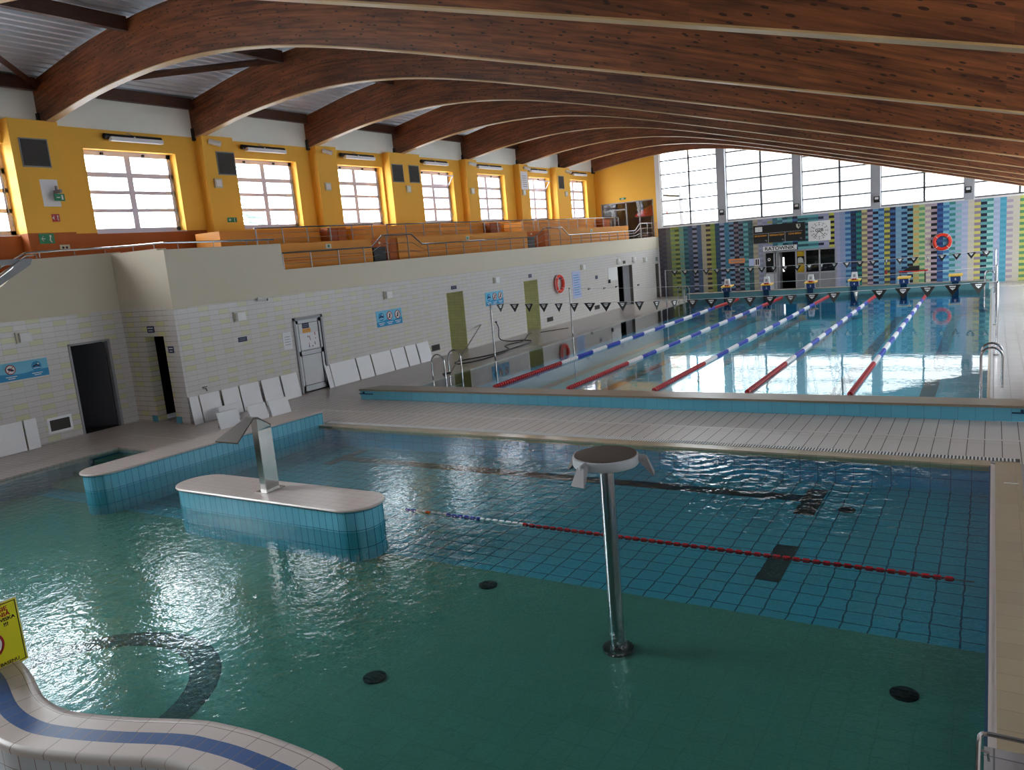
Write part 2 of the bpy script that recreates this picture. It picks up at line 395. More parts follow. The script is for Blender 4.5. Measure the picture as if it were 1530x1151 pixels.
def text(s, name, parent, origin, xdir, zdir, size, mat, align='CENTER', ext=.003, wide=1.0):
    cu = bpy.data.curves.new(name, 'FONT'); cu.body = s; cu.size = size; cu.align_x = align; cu.align_y = 'CENTER'; cu.extrude = ext
    cu.offset = size*.02
    t = bpy.data.objects.new(name, cu); me = bpy.data.meshes.new_from_object(t); bpy.data.objects.remove(t)
    x = Vector(xdir).normalized()*wide; z = Vector(zdir).normalized(); y = x.cross(z).normalized()
    mt = Matrix((x, z, -y)).transposed().to_4x4(); me.transform(mt); me.materials.clear(); me.materials.append(mat); me.name = name
    o = bpy.data.objects.new(name, me); C.objects.link(o); o.location = origin
    if parent: put(o, parent)
    return o
def wallgrid(b, axis, at, th, u0, u1, z0, z1, holes, mat, zsplit=None, mat2=None):
    """a wall slab with rectangular holes (u0,u1,z0,z1); mat below zsplit, mat2 above"""
    us = sorted({u0, u1, *[h[0] for h in holes], *[h[1] for h in holes]}); us = [u for u in us if u0 <= u <= u1]
    zs = sorted({z0, z1, *[h[2] for h in holes], *[h[3] for h in holes], *([zsplit] if zsplit else [])}); zs = [z for z in zs if z0 <= z <= z1]
    for a, c in zip(us, us[1:]):
        for p, q in zip(zs, zs[1:]):
            mu, mz = (a+c)/2, (p+q)/2
            if any(h[0] < mu < h[1] and h[2] < mz < h[3] for h in holes): continue
            mm = mat2 if (zsplit and mz > zsplit) else mat
            if axis == 'x': b.box(at, at-th, a, c, p, q, mm)
            else: b.box(a, c, at, at+th, p, q, mm)

def arch(x):      # underside of the roof beams
    P = [(-18.2, 7.18), (-17.64, 7.33), (-16.8, 7.47), (-15.4, 7.68), (-13.8, 7.815), (-12.6, 7.845), (-11.4, 7.80), (-10.2, 7.675), (-9.0, 7.475), (-7.8, 7.21), (-6.4, 6.86), (-5.0, 6.49), (-3, 5.955), (-1, 5.41), (1, 4.86), (3.3, 4.22), (6, 3.45)]
    n = len(P)
    def sl(i):
        i0, i1 = max(0, i-1), min(n-1, i+1); return (P[i1][1]-P[i0][1])/(P[i1][0]-P[i0][0])
    for i in range(n-1):
        (a, p), (c, q) = P[i], P[i+1]
        if a <= x <= c:
            h = c-a; t = (x-a)/h; m0, m1 = sl(i)*h, sl(i+1)*h
            return (2*t**3-3*t*t+1)*p+(t**3-2*t*t+t)*m0+(3*t*t-2*t**3)*q+(t**3-t*t)*m1
    return P[0][1] if x < P[0][0] else P[-1][1]
def archtop(x): return arch(x)+(1.02+.14*max(0, min(1, (x+17.6)/6)))
XS = [-18.2+i*.4 for i in range(int((6+18.2)/.4)+1)]+[6.0]

# ================================================================ THE SETTING
# --- floor slabs
fl = B()
fl.box(-13.9, XR, -3.0, -.53, -.3, 0, M['deck'])            # strip between the pools (coping added on top)
fl.box(-13.9, -10.9, -5.65, -3.0, -.3, 0, M['decky'])
fl.box(-15.93, -13.9, -5.65, YJ, -.3, 0, M['decky'])
fl.box(-15.93, -13.65, YB, -5.65, -.3, 0, M['decky'])
fl.box(-13.9, -11.45, -.53, YF, -.3, 0, M['decky'])
fl.box(-11.45, XR, 21.9, YF, -.3, 0, M['decky'])
fl.box(2.55, XR, YB, -3.0, -.3, 0, M['rdeck'])
fl.box(-13.55, 2.55, YB, -13.6, -.3, 0, M['decky'])
struct('floor', fl)
fr_ = B(); fr_.box(2.2, XR, .0, 21.9, .0, .262, M['rdeck']); struct('floor', fr_)
ob = B(); ob.add([(-11.45, 0, 0), (-11.45, 21.9, 0), (-10.1, 21.9, .235), (-10.1, 0, .235), (-11.45, 0, -.3), (-11.45, 21.9, -.3), (-10.1, 21.9, -.3), (-10.1, 0, -.3)],
                 [(0, 1, 2, 3), (4, 7, 6, 5), (0, 4, 5, 1), (3, 2, 6, 7), (0, 3, 7, 4), (1, 5, 6, 2)], M['decky'])
ob.box(-11.47, -11.40, 0, 21.9, .0, .006, M['curb'])
struct('floor', ob)
sd = B(); sd.box(-13.9, XR, -1.80, -1.74, .0, .004, M['curb'])
sd.box(-14.42, -14.38, -14, -4.87, 0, .004, M['curb']); sd.box(-14.42, -10.9, -4.89, -4.85, 0, .004, M['curb'])
struct('trim_1', sd)

# --- lower walls
OPEN = [(6.98, 8.0, 0, 2.1), (12.3, 13.45, 0, 2.08), (21.7, 23.6, 0, 2.07), (26.95, 27.45, 0, 1.9)]
lw = B(); wallgrid(lw, 'x', XW, .25, YJ, YF, 0, 3.39, [(-.14, .94, 0, 2.08)]+OPEN, M['walltile_y'], 2.72, M['beige'])
lw.box(XW, XW-.25, YJ, -.19, 3.39, 4.08, M['beige'])
struct('wall_left', lw)
# olive tiled alcoves behind the two open doorways, a dim passage behind the third and a dark one behind the last
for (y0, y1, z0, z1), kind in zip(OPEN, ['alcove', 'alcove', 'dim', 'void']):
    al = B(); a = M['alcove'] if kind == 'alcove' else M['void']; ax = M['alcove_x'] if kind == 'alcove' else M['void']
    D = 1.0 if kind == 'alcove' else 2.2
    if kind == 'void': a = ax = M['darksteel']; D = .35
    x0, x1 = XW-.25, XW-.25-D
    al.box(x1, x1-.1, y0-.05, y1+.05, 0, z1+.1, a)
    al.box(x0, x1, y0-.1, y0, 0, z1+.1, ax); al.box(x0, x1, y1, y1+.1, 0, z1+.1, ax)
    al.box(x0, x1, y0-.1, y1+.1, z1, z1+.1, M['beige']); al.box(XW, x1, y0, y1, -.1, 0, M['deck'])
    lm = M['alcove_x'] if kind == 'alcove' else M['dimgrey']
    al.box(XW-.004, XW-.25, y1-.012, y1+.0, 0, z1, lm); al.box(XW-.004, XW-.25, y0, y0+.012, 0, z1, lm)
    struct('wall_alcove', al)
# the set-back wall on the near left with its doorway, and the return wall
la = B(); wallgrid(la, 'x', XA, .25, YB, YJ+.25, 0, 2.79, [(-5.09, -4.13, 0, 2.1)], M['walltile_y'])
la.prism([(-5.56, 2.79), (YJ+.25, 2.79), (YJ+.25, 4.16), (-5.56, 4.10)], 'x', XA-.25, XA, M['beige'])
la.prism([(YB, 2.79), (-5.56, 2.79), (-5.56, 4.10), (-6.28, 3.55), (-9, 3.3), (YB, 3.3)], 'x', XA-.25, XA, M['beige'])
struct('wall_left', la)
rt = B(); wallgrid(rt, 'y', YJ, .25, XA, XW-.25, 0, 4.12, [(-15.15, -14.42, 0, 2.1)], M['walltile_x'], 2.79, M['beige'])
struct('wall_return', rt)
for (a, c, d, e) in ((XA-.25, XA-3.0, -5.3, -3.9),):
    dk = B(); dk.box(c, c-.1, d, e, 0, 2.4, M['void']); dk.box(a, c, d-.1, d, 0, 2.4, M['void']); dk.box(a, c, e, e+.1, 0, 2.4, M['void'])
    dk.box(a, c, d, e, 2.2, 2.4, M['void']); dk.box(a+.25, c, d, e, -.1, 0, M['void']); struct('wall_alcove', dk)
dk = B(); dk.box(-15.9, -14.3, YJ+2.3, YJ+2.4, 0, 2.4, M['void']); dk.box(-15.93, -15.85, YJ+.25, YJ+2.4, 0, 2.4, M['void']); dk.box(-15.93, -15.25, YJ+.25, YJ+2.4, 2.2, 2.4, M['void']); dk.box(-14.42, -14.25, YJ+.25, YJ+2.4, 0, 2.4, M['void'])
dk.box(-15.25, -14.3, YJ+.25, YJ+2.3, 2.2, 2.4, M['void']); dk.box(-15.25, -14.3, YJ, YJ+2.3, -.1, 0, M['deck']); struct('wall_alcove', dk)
bb = B(); bb.box(-15.15-.2, -15.15, YJ-.012, YJ, 0, .16, M['blueface_x']); bb.box(-14.42, -14.22, YJ-.012, YJ, 0, .16, M['blueface_x']); struct('baseboard_left', bb)

# --- gallery: floor, window wall, pilasters
gf = B(); gf.box(XU, XW-.25, YJ+.25, YF, 2.9, 3.05, M['orange']); gf.box(XU, XA-.25, YB, YJ+.25, 2.9, 3.05, M['orange']); struct('floor', gf)
uw = B(); hol = [(a, b, 4.75, 6.88) for a, b in WIN]
uw2 = B()
wallgrid(uw, 'x', XU, .3, -11, YF+.3, 3.05, 8.3, hol, M['yellow'], 7.38, M['white_plaster'])
wallgrid(uw, 'x', XU-.3, .38, -11, YF+.3, -1, 8.6, hol, M['ext'])
struct('wall_gallery', uw)
# the burnt orange dado under the near windows
dd = B(); dd.box(XU, XU+.012, -11, .5, 3.05, 4.74, M['orange']); struct('trim_2', dd)
PIL = [(-4.8, -3.62), (.52, 1.62), (5.05, 6.02), (8.88, 10.75), (14.0, 14.85), (18.55, 19.4), (22.35, 23.9)]
for i, (a, b_) in enumerate(PIL):
    pb = B(); pb.box(XU, XU+.34, a, b_, 3.05 if i else 4.76, 7.4, M['yellow'])
    if i == 0: pb.box(XU, XU+.34, a, b_, 3.05, 4.76, M['orange'])
    struct('wall_pilaster', pb)
# windows of the gallery
for i, (a, b_) in enumerate(WIN):
    z0, z1 = 4.75, 6.88; x = XU-.3
    r = bpy.data.objects.new('window_%d' % (i+1), None); C.objects.link(r); r.location = (x, a, z0); r['kind'] = 'structure'
    f = B(); w_ = .12
    f.box(x-.04, x+.04, a, b_, z0, z0+w_, M['frame']); f.box(x-.04, x+.04, a, b_, z1-.12, z1, M['frame'])
    f.box(x-.04, x+.04, a, a+w_, z0, z1, M['frame']); f.box(x-.04, x+.04, b_-w_, b_, z0, z1, M['frame'])
    mid = (a+b_)/2; f.box(x-.04, x+.045, mid-.085, mid+.085, z0, z1, M['frame'])
    H = (z1-.12-z0-w_)/4
    for k in (1, 2, 3): f.box(x-.035, x+.04, a, b_, z0+w_+H*k-.05-(.03 if k == 3 else 0), z0+w_+H*k+.045, M['frame'])
    f.box(XU-.3, XU+.015, a, b_, z0-.03, z0, M['frame'])
    f.build('window_frame', r)
    p = B(); p.box(x-.006, x+.006, a+.04, b_-.04, z0+.04, z1-.05, M['glass']); p.build('pane', r)
    hnd = B(); hnd.tube([(x+.07, b_-.1, z1-.2), (x+.07, b_-.08, z0+.5), (x+.12, b_-.06, z0+.36), (x+.07, b_-.05, z0+.22)], .012, M['greysteel'], 6)
    hnd.box(x+.03, x+.09, mid-.75, mid-.68, z1-.1, z1-.04, M['black']); hnd.box(x+.03, x+.09, mid+.45, mid+.52, z1-.1, z1-.04, M['black'])
    hnd.build('opener_rod', r)
    if i in (4, 6):   # top right light tilted open
        tl = B(); y0_, y1_ = mid+.05, b_-.05; zb = z0+w_+H*3+.03
        tl.add([(x+.05, y0_, zb), (x+.05, y1_, zb), (x+.34, y1_, z1-.16), (x+.34, y0_, z1-.16)], [(0, 1, 2, 3)], M['glass'])
        for q in ((y0_, y0_+.05), (y1_-.05, y1_)):
            tl.add([(x+.05, q[0], zb), (x+.05, q[1], zb), (x+.34, q[1], z1-.16), (x+.34, q[0], z1-.16), (x+.08, q[0], zb), (x+.08, q[1], zb), (x+.37, q[1], z1-.16), (x+.37, q[0], z1-.16)],
                   [(0, 1, 2, 3), (4, 7, 6, 5), (0, 4, 5, 1), (1, 5, 6, 2), (2, 6, 7, 3), (3, 7, 4, 0)], M['frame'])
        tl.box(x+.33, x+.37, y0_, y1_, z1-.2, z1-.15, M['frame']); tl.box(x+.05, x+.08, y0_, y1_, zb, zb+.05, M['frame'])
        tl.build('window_sash', r)

# --- end wall: coloured tile mosaic, wide windows, columns
def hexc(*c): return srgb(*c)
NAVY = (22, 26, 58); BLK = (20, 18, 30); LB = (112, 160, 190); LIL = (150, 156, 184); TEAL = (52, 108, 120); DTEAL = (22, 74, 84); LT = (100, 168, 172)
BL = (52, 98, 150); DB = (20, 56, 96); SL = (62, 86, 118); MAU = (118, 108, 126); BEI = (172, 164, 140); YEL = (186, 184, 76); OLV = (140, 150, 70); DOL = (66, 76, 30)
GRN = (98, 150, 110); LG = (166, 180, 130); CRM = (206, 198, 178); LAV = (166, 178, 206); PIN = (176, 156, 168); AQU = (160, 208, 204); TUR = (92, 170, 194)
COLM = [((72, 66, 80), (84, 78, 88)), ((96, 100, 80), (92, 92, 96)), (OLV, (112, 136, 96)), (DOL, (146, 158, 78)), ((96, 150, 140), (120, 146, 120)), (DTEAL, TEAL), ((60, 76, 96), SL), (BLK, (136, 140, 168)), (SL, (66, 92, 120)),
        (BEI, (166, 158, 136)), ((50, 36, 40), (170, 158, 96)), (OLV, (120, 140, 60)), (DB, DTEAL), (NAVY, (142, 156, 186)), ((52, 112, 140), (60, 124, 146)), (NAVY, (110, 146, 176)), (BLK, MAU), (BLK, (96, 118, 138)), (TEAL, LT), ((44, 84, 92), (60, 98, 104)),
        (BEI, (150, 144, 128)), (LIL, (138, 140, 160)), (LIL, (134, 132, 160)), ((150, 152, 80), LIL), (TEAL, (72, 110, 130)), (TEAL, LT), (DTEAL, LB), (LT, TEAL), (NAVY, BL), (DTEAL, LT), (LT, DTEAL), (TEAL, LT), (LT, TEAL), (NAVY, LIL), (LIL, (160, 160, 188)),
        (BLK, YEL), (LIL, (156, 158, 190)), ((140, 150, 184), (130, 150, 184)), (BL, LB), (NAVY, DB), (DTEAL, (34, 130, 120)), ((132, 116, 108), (196, 188, 130)), ((70, 58, 92), PIN), (NAVY, (110, 160, 196)), (BL, (112, 164, 196)), ((84, 88, 84), YEL), (NAVY, BL), ((116, 152, 180), (120, 160, 186)),
        (DB, LB), (BLK, (110, 158, 176)), ((196, 164, 96), LG), (GRN, (180, 196, 140)), (PIN, CRM), (BLK, PIN), ((42, 60, 120), BL), ((70, 120, 168), (120, 180, 204)), ((58, 136, 132), (132, 176, 200)), ((134, 182, 190), LAV), (LAV, (180, 186, 212)), (CRM, (200, 194, 180)), ((146, 132, 152), (212, 204, 110)),
        (NAVY, (96, 160, 160)), ((70, 140, 140), AQU), (LAV, (176, 190, 216)), ((76, 158, 184), TUR), ((176, 160, 176), (206, 200, 190)), (CRM, (206, 200, 186)), (GRN, (206, 206, 110)), (CRM, (200, 196, 180)), (LAV, LB), (NAVY, LB), (YEL, CRM), (TUR, BL), (LAV, LIL), (TEAL, LT), (BLK, YEL), (LIL, LAV)]
def mosaic():
    TW, TH, X0, Z1 = .2525, .131, -13.7, 3.82
    vs, fs, cl = [], [], []
    hole = [(-8.1, -4.5, 0, 2.12)]
    ncol = int((XR-X0)/TW)+1; nrow = int(Z1/TH)+1
    for i in range(-1, ncol):
        for j in range(nrow):
            x0, x1 = X0+i*TW, X0+(i+1)*TW; z1 = Z1-j*TH; z0 = max(0, z1-TH)
            x0 = max(x0, -13.9); x1 = min(x1, XR)
            if any(h[0] < (x0+x1)/2 < h[1] and h[2] < (z0+z1)/2 < h[3] for h in hole): continue
            c = COLM[max(i, 0) % len(COLM)]; c = c[(j + i % 2) % 2]
            o = len(vs); y = YF; vs += [(x0, y, z0), (x1, y, z0), (x1, y, z1), (x0, y, z1)]; fs.append((o, o+1, o+2, o+3)); cl.append(srgb(*c))
    me = bpy.data.meshes.new('wall_far'); me.from_pydata(vs, [], fs)
    at = me.color_attributes.new('tile_colour', 'BYTE_COLOR', 'CORNER')
    at2 = me.color_attributes[0]
    for k, c in enumerate(cl):
        for q in range(4): at2.data[k*4+q].color = c
    mt, nt, b = newmat('mosaic_tile'); g = N(nt); a = g.n('ShaderNodeVertexColor'); a.layer_name = 'tile_colour'
    v = g.noise(g.pos(), 9, 2); g.put(b.inputs['Base Color'], g.mix(g.math('MULTIPLY', v, .14), a.outputs[0], (.25, .25, .27, 1))); b.inputs['Roughness'].default_value = .2
    me.materials.append(mt); o = bpy.data.objects.new('wall_far', me); C.objects.link(o); o['kind'] = 'structure'
mosaic()
ew = B(); wallgrid(ew, 'y', YF+.01, .3, -13.9, XR+.3, 0, 3.83, [(-8.1, -4.5, 0, 2.12)], M['column'])
ew.box(-13.62, XR, YF-.05, YF+.2, 3.82, 3.9, M['white'])
struct('wall_far', ew)
for i, (a, b_) in enumerate(COLS):
    x = (a+b_)/2; c = B(); c.box(a, b_, YF-.22 if i else YF-.05, YF+.3, 3.83, arch(x)+1, M['column'] if i else M['white']); struct('trim_%d' % (i+3), c)
for i in range(5):
    a, b_ = COLS[i][1], COLS[i+1][0]
    r = bpy.data.objects.new('window_%d' % (9+i), None); C.objects.link(r); r.location = (a, YF, 3.9); r['kind'] = 'structure'
    f = B(); y0, y1 = YF+.02, YF+.08; mid = [-12.0, -8.17, -4.34, -.61, 3.2][i]
    f.box(a, a+.05, y0, y1, 3.9, 8.4 if i < 2 else 7, M['white']); f.box(mid-.045, mid+.045, y0, y1, 3.9, 8.4 if i < 2 else 7, M['mull']); f.box(b_-.04, b_, y0, y1, 3.9, 8.4 if i < 2 else 7, M['alu'])
    for z in (3.93, 4.6, 5.29, 5.98, 6.72, 7.45, 8.1): f.box(a, b_, y0, y1, z-.034, z+.034, M['mull'])
    f.build('window_frame', r)
    p = B(); p.box(a+.03, b_-.02, YF+.1, YF+.112, 3.9, 8.5 if i < 2 else 7, M['glass']); p.build('pane', r)
# yellow end wall of the gallery with glazed doors
ye = B(); wallgrid(ye, 'y', YF, .3, XU-.42, -13.9, 3.05, 8.6, [(-17.3, -14.1, 3.05, 5.5)], M['yellow']); struct('wall_far', ye)

# --- right and back walls (out of the frame): right wall's window band is added to light the hall
RW = [(1, 6.4), (7.4, 12.8), (13.8, 19.2), (20.2, 25.6)]
rw = B(); wallgrid(rw, 'x', XR+.25, .25, YB, YF+.3, 0, 4.0, [(a, b_, .9, 3.0) for a, b_ in RW], M['white_plaster']); struct('wall_right', rw)
for i, (a, b_) in enumerate(RW):
    r = bpy.data.objects.new('window_%d' % (14+i), None); C.objects.link(r); r.location = (XR, a, .9); r['kind'] = 'structure'
    f = B()
    for y in (a, a+1.75, a+3.55, b_-.08): f.box(XR+.05, XR+.12, y, y+.08, .9, 3.0, M['alu'])
    f.box(XR+.05, XR+.12, a, b_, .9, .98, M['alu']); f.box(XR+.05, XR+.12, a, b_, 2.92, 3.0, M['alu']); f.build('window_frame', r)
    p = B(); p.box(XR+.08, XR+.09, a, b_, .95, 2.95, M['glass']); p.build('pane', r)
    portal('daylight_portal', (XR+.3, (a+b_)/2, 1.95), (0, rad(90), 0), 2.1, b_-a)
bw = B(); bw.box(XU-.7, XR+.3, YB-.25, YB, -.3, 9.4, M['dimgrey']); struct('wall_back', bw)

# --- roof
BY = [-16.8, -12.4, -8.15, -3.78, .6, 5.1, 9.7, 14.35, 19.0, 23.4, 27.52]
for i in range(1):
    rf = B(); vs = []; fs = []; y0, y1 = YB, YF+.6; n = 0
    # trapezoidal corrugations running along y are built across x
    prof = []
    x = -18.3
    while x < 6.2:
        prof += [(x, 0), (x+.07, 0), (x+.10, .07), (x+.22, .07), (x+.25, 0)]; x += .25
    pts = [(px_, archtop(px_)+.1+dz) for px_, dz in prof]
    for (a, z) in pts: vs += [(a, y0, z), (a, y1, z)]
    fs = [(2*k, 2*k+2, 2*k+3, 2*k+1) for k in range(len(pts)-1)]
    rf.add(vs, fs, M['roofdeck'])
    rf.add([(a, y, z+.3) for (a, z) in pts[::8] for y in (y0, y1)], [(2*k, 2*k+2, 2*k+3, 2*k+1) for k in range(len(pts[::8])-1)], M['roofdeck'])
    struct('ceiling', rf)
labs = ['glued timber arch at the very back, above and behind the camera', 'glued timber arch just behind the camera', 'nearest glued timber arch crossing the top edge of the picture',
        'large glued timber arch landing left of the first full gallery window', 'glued timber arch landing between the first and second full gallery windows', 'glued timber arch landing between the second and third full gallery windows',
        'glued timber arch landing on the wide pilaster with two dark grilles', 'glued timber arch landing between the fourth and fifth full gallery windows', 'glued timber arch landing on the pilaster with the framed notice',
        'glued timber arch landing left of the last gallery window', 'last glued timber arch, set against the end wall above the big windows']
for y, lb in zip(BY, labs):
    t = thing('roof_beam', lb, 'beam', (XU, y, arch(XU)), 'glued timber roof arches')
    b = B(); th = .1
    lo = [(x, arch(x)) for x in XS if x >= XU-.01]; hi = [(x, archtop(x)) for x in XS if x >= XU-.01]
    if lo[0][0] > XU: lo = [(XU, arch(XU))]+lo; hi = [(XU, archtop(XU))]+hi
    n = len(lo)
    for s_ in (-1, 1):
        vs = [(p[0], y+s_*th, p[1]) for p in lo]+[(p[0], y+s_*th, p[1]) for p in hi]
        b.add(vs, [(k, k+1, n+k+1, n+k) for k in range(n-1)], M['beam'])
    b.add([(p[0], y+s_*th, p[1]) for p in hi for s_ in (-1, 1)], [(2*k, 2*k+1, 2*k+3, 2*k+2) for k in range(n-1)], M['beam'])
    b.quad((lo[0][0], y-th, lo[0][1]), (lo[0][0], y+th, lo[0][1]), (hi[0][0], y+th, hi[0][1]), (hi[0][0], y-th, hi[0][1]), M['beam'])
    b.quad((lo[-1][0], y-th, lo[-1][1]), (lo[-1][0], y+th, lo[-1][1]), (hi[-1][0], y+th, hi[-1][1]), (hi[-1][0], y-th, hi[-1][1]), M['beam'])
    b.build('arch', t)
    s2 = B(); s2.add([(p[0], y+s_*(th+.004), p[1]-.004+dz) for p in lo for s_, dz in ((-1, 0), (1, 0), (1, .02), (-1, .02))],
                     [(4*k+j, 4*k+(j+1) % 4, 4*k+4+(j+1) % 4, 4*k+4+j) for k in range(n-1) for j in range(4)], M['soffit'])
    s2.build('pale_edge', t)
    br = B(); br.box(XU, XU+.1, y-.14, y+.14, 7.28, 7.62, M['black']); br.build('bracket', t)
# purlins and wind braces between the arches
for k in range(len(BY)-1):
    ya, yb = BY[k]+.1, BY[k+1]-.1
    where = ['behind the camera', 'above the camera', 'at the top left corner', 'above the first full gallery window', 'above the second full gallery window', 'above the third full gallery window', 'above the fourth full gallery window', 'above the fifth full gallery window', 'above the sixth full gallery window', 'above the last gallery window'][k]
    for (x, nm) in ((XU+.12, 'dark eaves purlin along the wall head '), (-13.7, 'dark timber purlin under the roof deck '), (-7.4, 'dark mid span purlin under the roof deck '), (-1.6, 'dark low side purlin under the roof deck ')):
        p = B(); z = archtop(x); p.box(x-.07, x+.07, ya, yb, z-.24, z+.05, M['purlin'])
        tag(p.build('purlin'), nm+where, 'beam', 'purlins between the arches')
    if k in (2, 3):
        p = B(); za, zb = archtop(XU+.15)-.15, archtop(-13.75)-.15
        p.tube([(XU+.2, ya, za), (-13.75, yb, zb)] if k == 3 else [(XU+.2, yb, za), (-13.75, ya, zb)], .085, M['purlin'], 4)
        tag(p.build('roof_brace'), 'diagonal dark timber roof brace '+where, 'beam', 'roof braces')

# ================================================================ BIG POOL
bp_ = B()
bp_.box(-10.1, 2.2, 0, 21.5, -.75, -.62, M['bigfloor'])
bp_.box(-10.2, -10.1, 0, 21.5, -.75, .2, M['basin_y']); bp_.box(2.2, 2.3, 0, 21.5, -.75, .2, M['basin_y'])
bp_.box(-10.2, 2.3, -.1, 0, -.75, .2, M['basin_x'])
bp_.box(-10.2, 2.3, 21.5, 21.6, -.75, .2, M['basin_x'])
bp_.box(2.15, 2.32, 0, 21.5, .2, .25, M['coping'])
LX = [1.0, -.93, -2.85, -4.8, -6.8, -8.8]
for x in LX:
    bp_.box(x-.16, x+.16, 1.6, 19.8, -.62, -.615, M['blackline']); bp_.box(x-.45, x+.45, 19.7, 19.95, -.62, -.615, M['blackline'])
    bp_.box(x-.45, x+.45, 1.5, 1.75, -.62, -.615, M['blackline'])
struct('floor', bp_)
wb = B(); wb.quad((-10.1, 0, .235), (2.15, 0, .235), (2.15, 21.5, .235), (-10.1, 21.5, .235), M['water_big']); o = wb.build('water'); o['kind'] = 'stuff'; tag(o, 'calm water of the long lap pool, mirroring the end windows', 'water')
pp = thing('parapet', 'low blue tiled parapet with brown capping at the near end of the lap pool', 'wall', (-11.41, -.53, 0))
b = B(); b.box(-11.40, XR, -.52, -.02, 0, .225, M['blueface_x']); b.build('tiled_body', pp)
b = B(); b.prism([(-11.42, -.545), (XR, -.545), (XR, .0), (-11.1, .0)], 'z', .225, .265, M['capping']); b.build('capping', pp)
for x0, x1 in ((-11.425, -11.0), (2.5, 2.9)):
    b = B(); b.box(x0, x1, -.545, -.515, .135, .155, M['navy']); b.box(x0+.12, x0+.16, -.55, -.515, .15, .2, M['navy']); b.build('drain_slot', pp)
# turning wall under the starting blocks
tw = thing('turning_wall', 'blue green tiled bulkhead under the starting blocks at the far end of the pool', 'wall', (-10.3, 21.5, 0))
b = B(); b.box(-10.3, 2.1, 21.5, 21.95, 0, .54, M['tealface']); b.build('tiled_body', tw)
b = B(); b.box(-10.34, 2.12, 21.47, 21.98, .54, .56, M['capping']); b.build('capping', tw)
b = B()
for x in (-1.9, 1.6, 1.6):
    b.disc((1.75, 21.49, .42), .03, 'y', M['black']); b.disc((1.75, 21.49, .27), .03, 'y', M['black'])
b.build('socket', tw)

# starting blocks
def block():
    t = thing('starting_block', 'x', 'starting block', (0, 21.62, .56), 'starting blocks along the far end')
    z = .56
    b = B(); b.prism([(21.53, .56), (21.72, .56), (21.72, .78), (21.53, .78)], 'x', -.17, .17, M['blockblue']); b.build('pedestal', t)
    b = B(); b.box(-.12, .12, 21.44, 21.5, -.25, .58, M['navy']); b.build('touch_plate', t)
    for s_ in (-1, 1):
        b = B(); b.tube([(s_*.2, 21.5, .62), (s_*.21, 21.46, .66), (s_*.21, 21.46, .74), (s_*.2, 21.5, .78)], .012, M['white'], 6); b.build('hand_grip', t)
    b = B(); b.prism([(21.42, .79), (21.9, .84), (21.9, .88), (21.42, .83)], 'x', -.25, .25, M['yellowp']); b.build('top_plate', t)
    return t
nums = '123456'
b0 = block(); bx = [-8.38, -6.57, -4.66, -2.87, -.95, .93]
desc = ['starting block nearest the left ladder, white marker cone on top', 'starting block second from the left, in front of the lifeguard door', 'starting block in front of the lifeguard room windows',
        'starting block fourth from the left, last with a white marker on it', 'starting block with bare yellow top in front of the dark table', 'rightmost starting block with bare yellow top']
for i, x in enumerate(bx):
    o = b0 if i == 0 else copy_tree(b0)
    o.location = (x, 21.62, .56); o['label'] = desc[i]
b0kids = kids(b0)
for i, o in enumerate([o for o in bpy.data.objects if o.name.startswith('starting_block')]):
    x = o.location.x; k = bx.index(min(bx, key=lambda q: abs(q-x)))
    text(nums[k], 'number', o, (x, 21.525, .67), (1, 0, 0), (0, 0, 1), .13, M['white'])
    if k < 4:
        c = thing('marker_cover', 'white folded plastic cover standing on the '+['first', 'second', 'third', 'fourth'][k]+' starting block from the left', 'cover', (x, 21.66, .87), 'white covers on the starting blocks')
        b = B(); b.prism([(-.14+x, .868), (.14+x, .868), (.10+x, 1.17), (-.10+x, 1.17)], 'y', 21.6, 21.72, M['floatwhite']); b.build('shell', c)
        b = B(); b.box(x-.05, x+.05, 21.594, 21.6, .95, 1.08, M['extgrey']); b.build('print', c)
        b = B(); b.box(x-.08, x-.02, 21.5, 21.6, .845, .9, M['red']); b.box(x+.02, x+.08, 21.5, 21.6, .845, .9, M['red']); b.build('clip', c)

# lane ropes
RX = [0, -1.87, -3.8, -5.82, -7.77]
def rope(y0, y1, x, z, secs, label, axis='y', endpt=None, r=.055):
    t = thing('lane_rope', label, 'lane rope', (x, y0, z) if axis == 'y' else (y0, x, z), 'floating lane ropes')
    def P(s_, dz=0): return (x, s_, z+dz) if axis == 'y' else (s_, x, z+dz)
    b = B(); b.tube([P(y0-.09), P(y1+.15)], .008, M['steel'], 5); b.build('cable', t)
    names = {'red': 'red_float', 'blue': 'blue_float', 'floatwhite': 'white_float', 'orangefloat': 'orange_float'}
    for a, c, mt in secs:
        pts = []; rr = []; s_ = a
        step = .1
        while s_ < c-.02:
            pts += [P(s_), P(s_+.015), P(s_+.07), P(s_+.085)]; rr += [r*.45, r, r, r*.45]; s_ += step
        b = B(); b.tube(pts, rr, M[mt], 8); b.build(names[mt], t, smooth=False)
    return t
rl = ['rightmost lane rope of the lap pool, red then blue and white', 'second lane rope from the right in the lap pool', 'middle lane rope of the five in the lap pool', 'second lane rope from the left in the lap pool', 'leftmost lane rope of the lap pool, passing the mirrored life ring']
for x, lb in zip(RX, rl):
    secs = [(.12, 3.5, 'red')]; s_ = 3.5; k = 0
    while s_ < 16.9: secs.append((s_, s_+1.0, 'floatwhite' if k % 2 == 0 else 'blue')); s_ += 1.0; k += 1
    secs.append((s_, 21.2, 'red')); rope(.12, 21.3, x, .255, secs, lb)

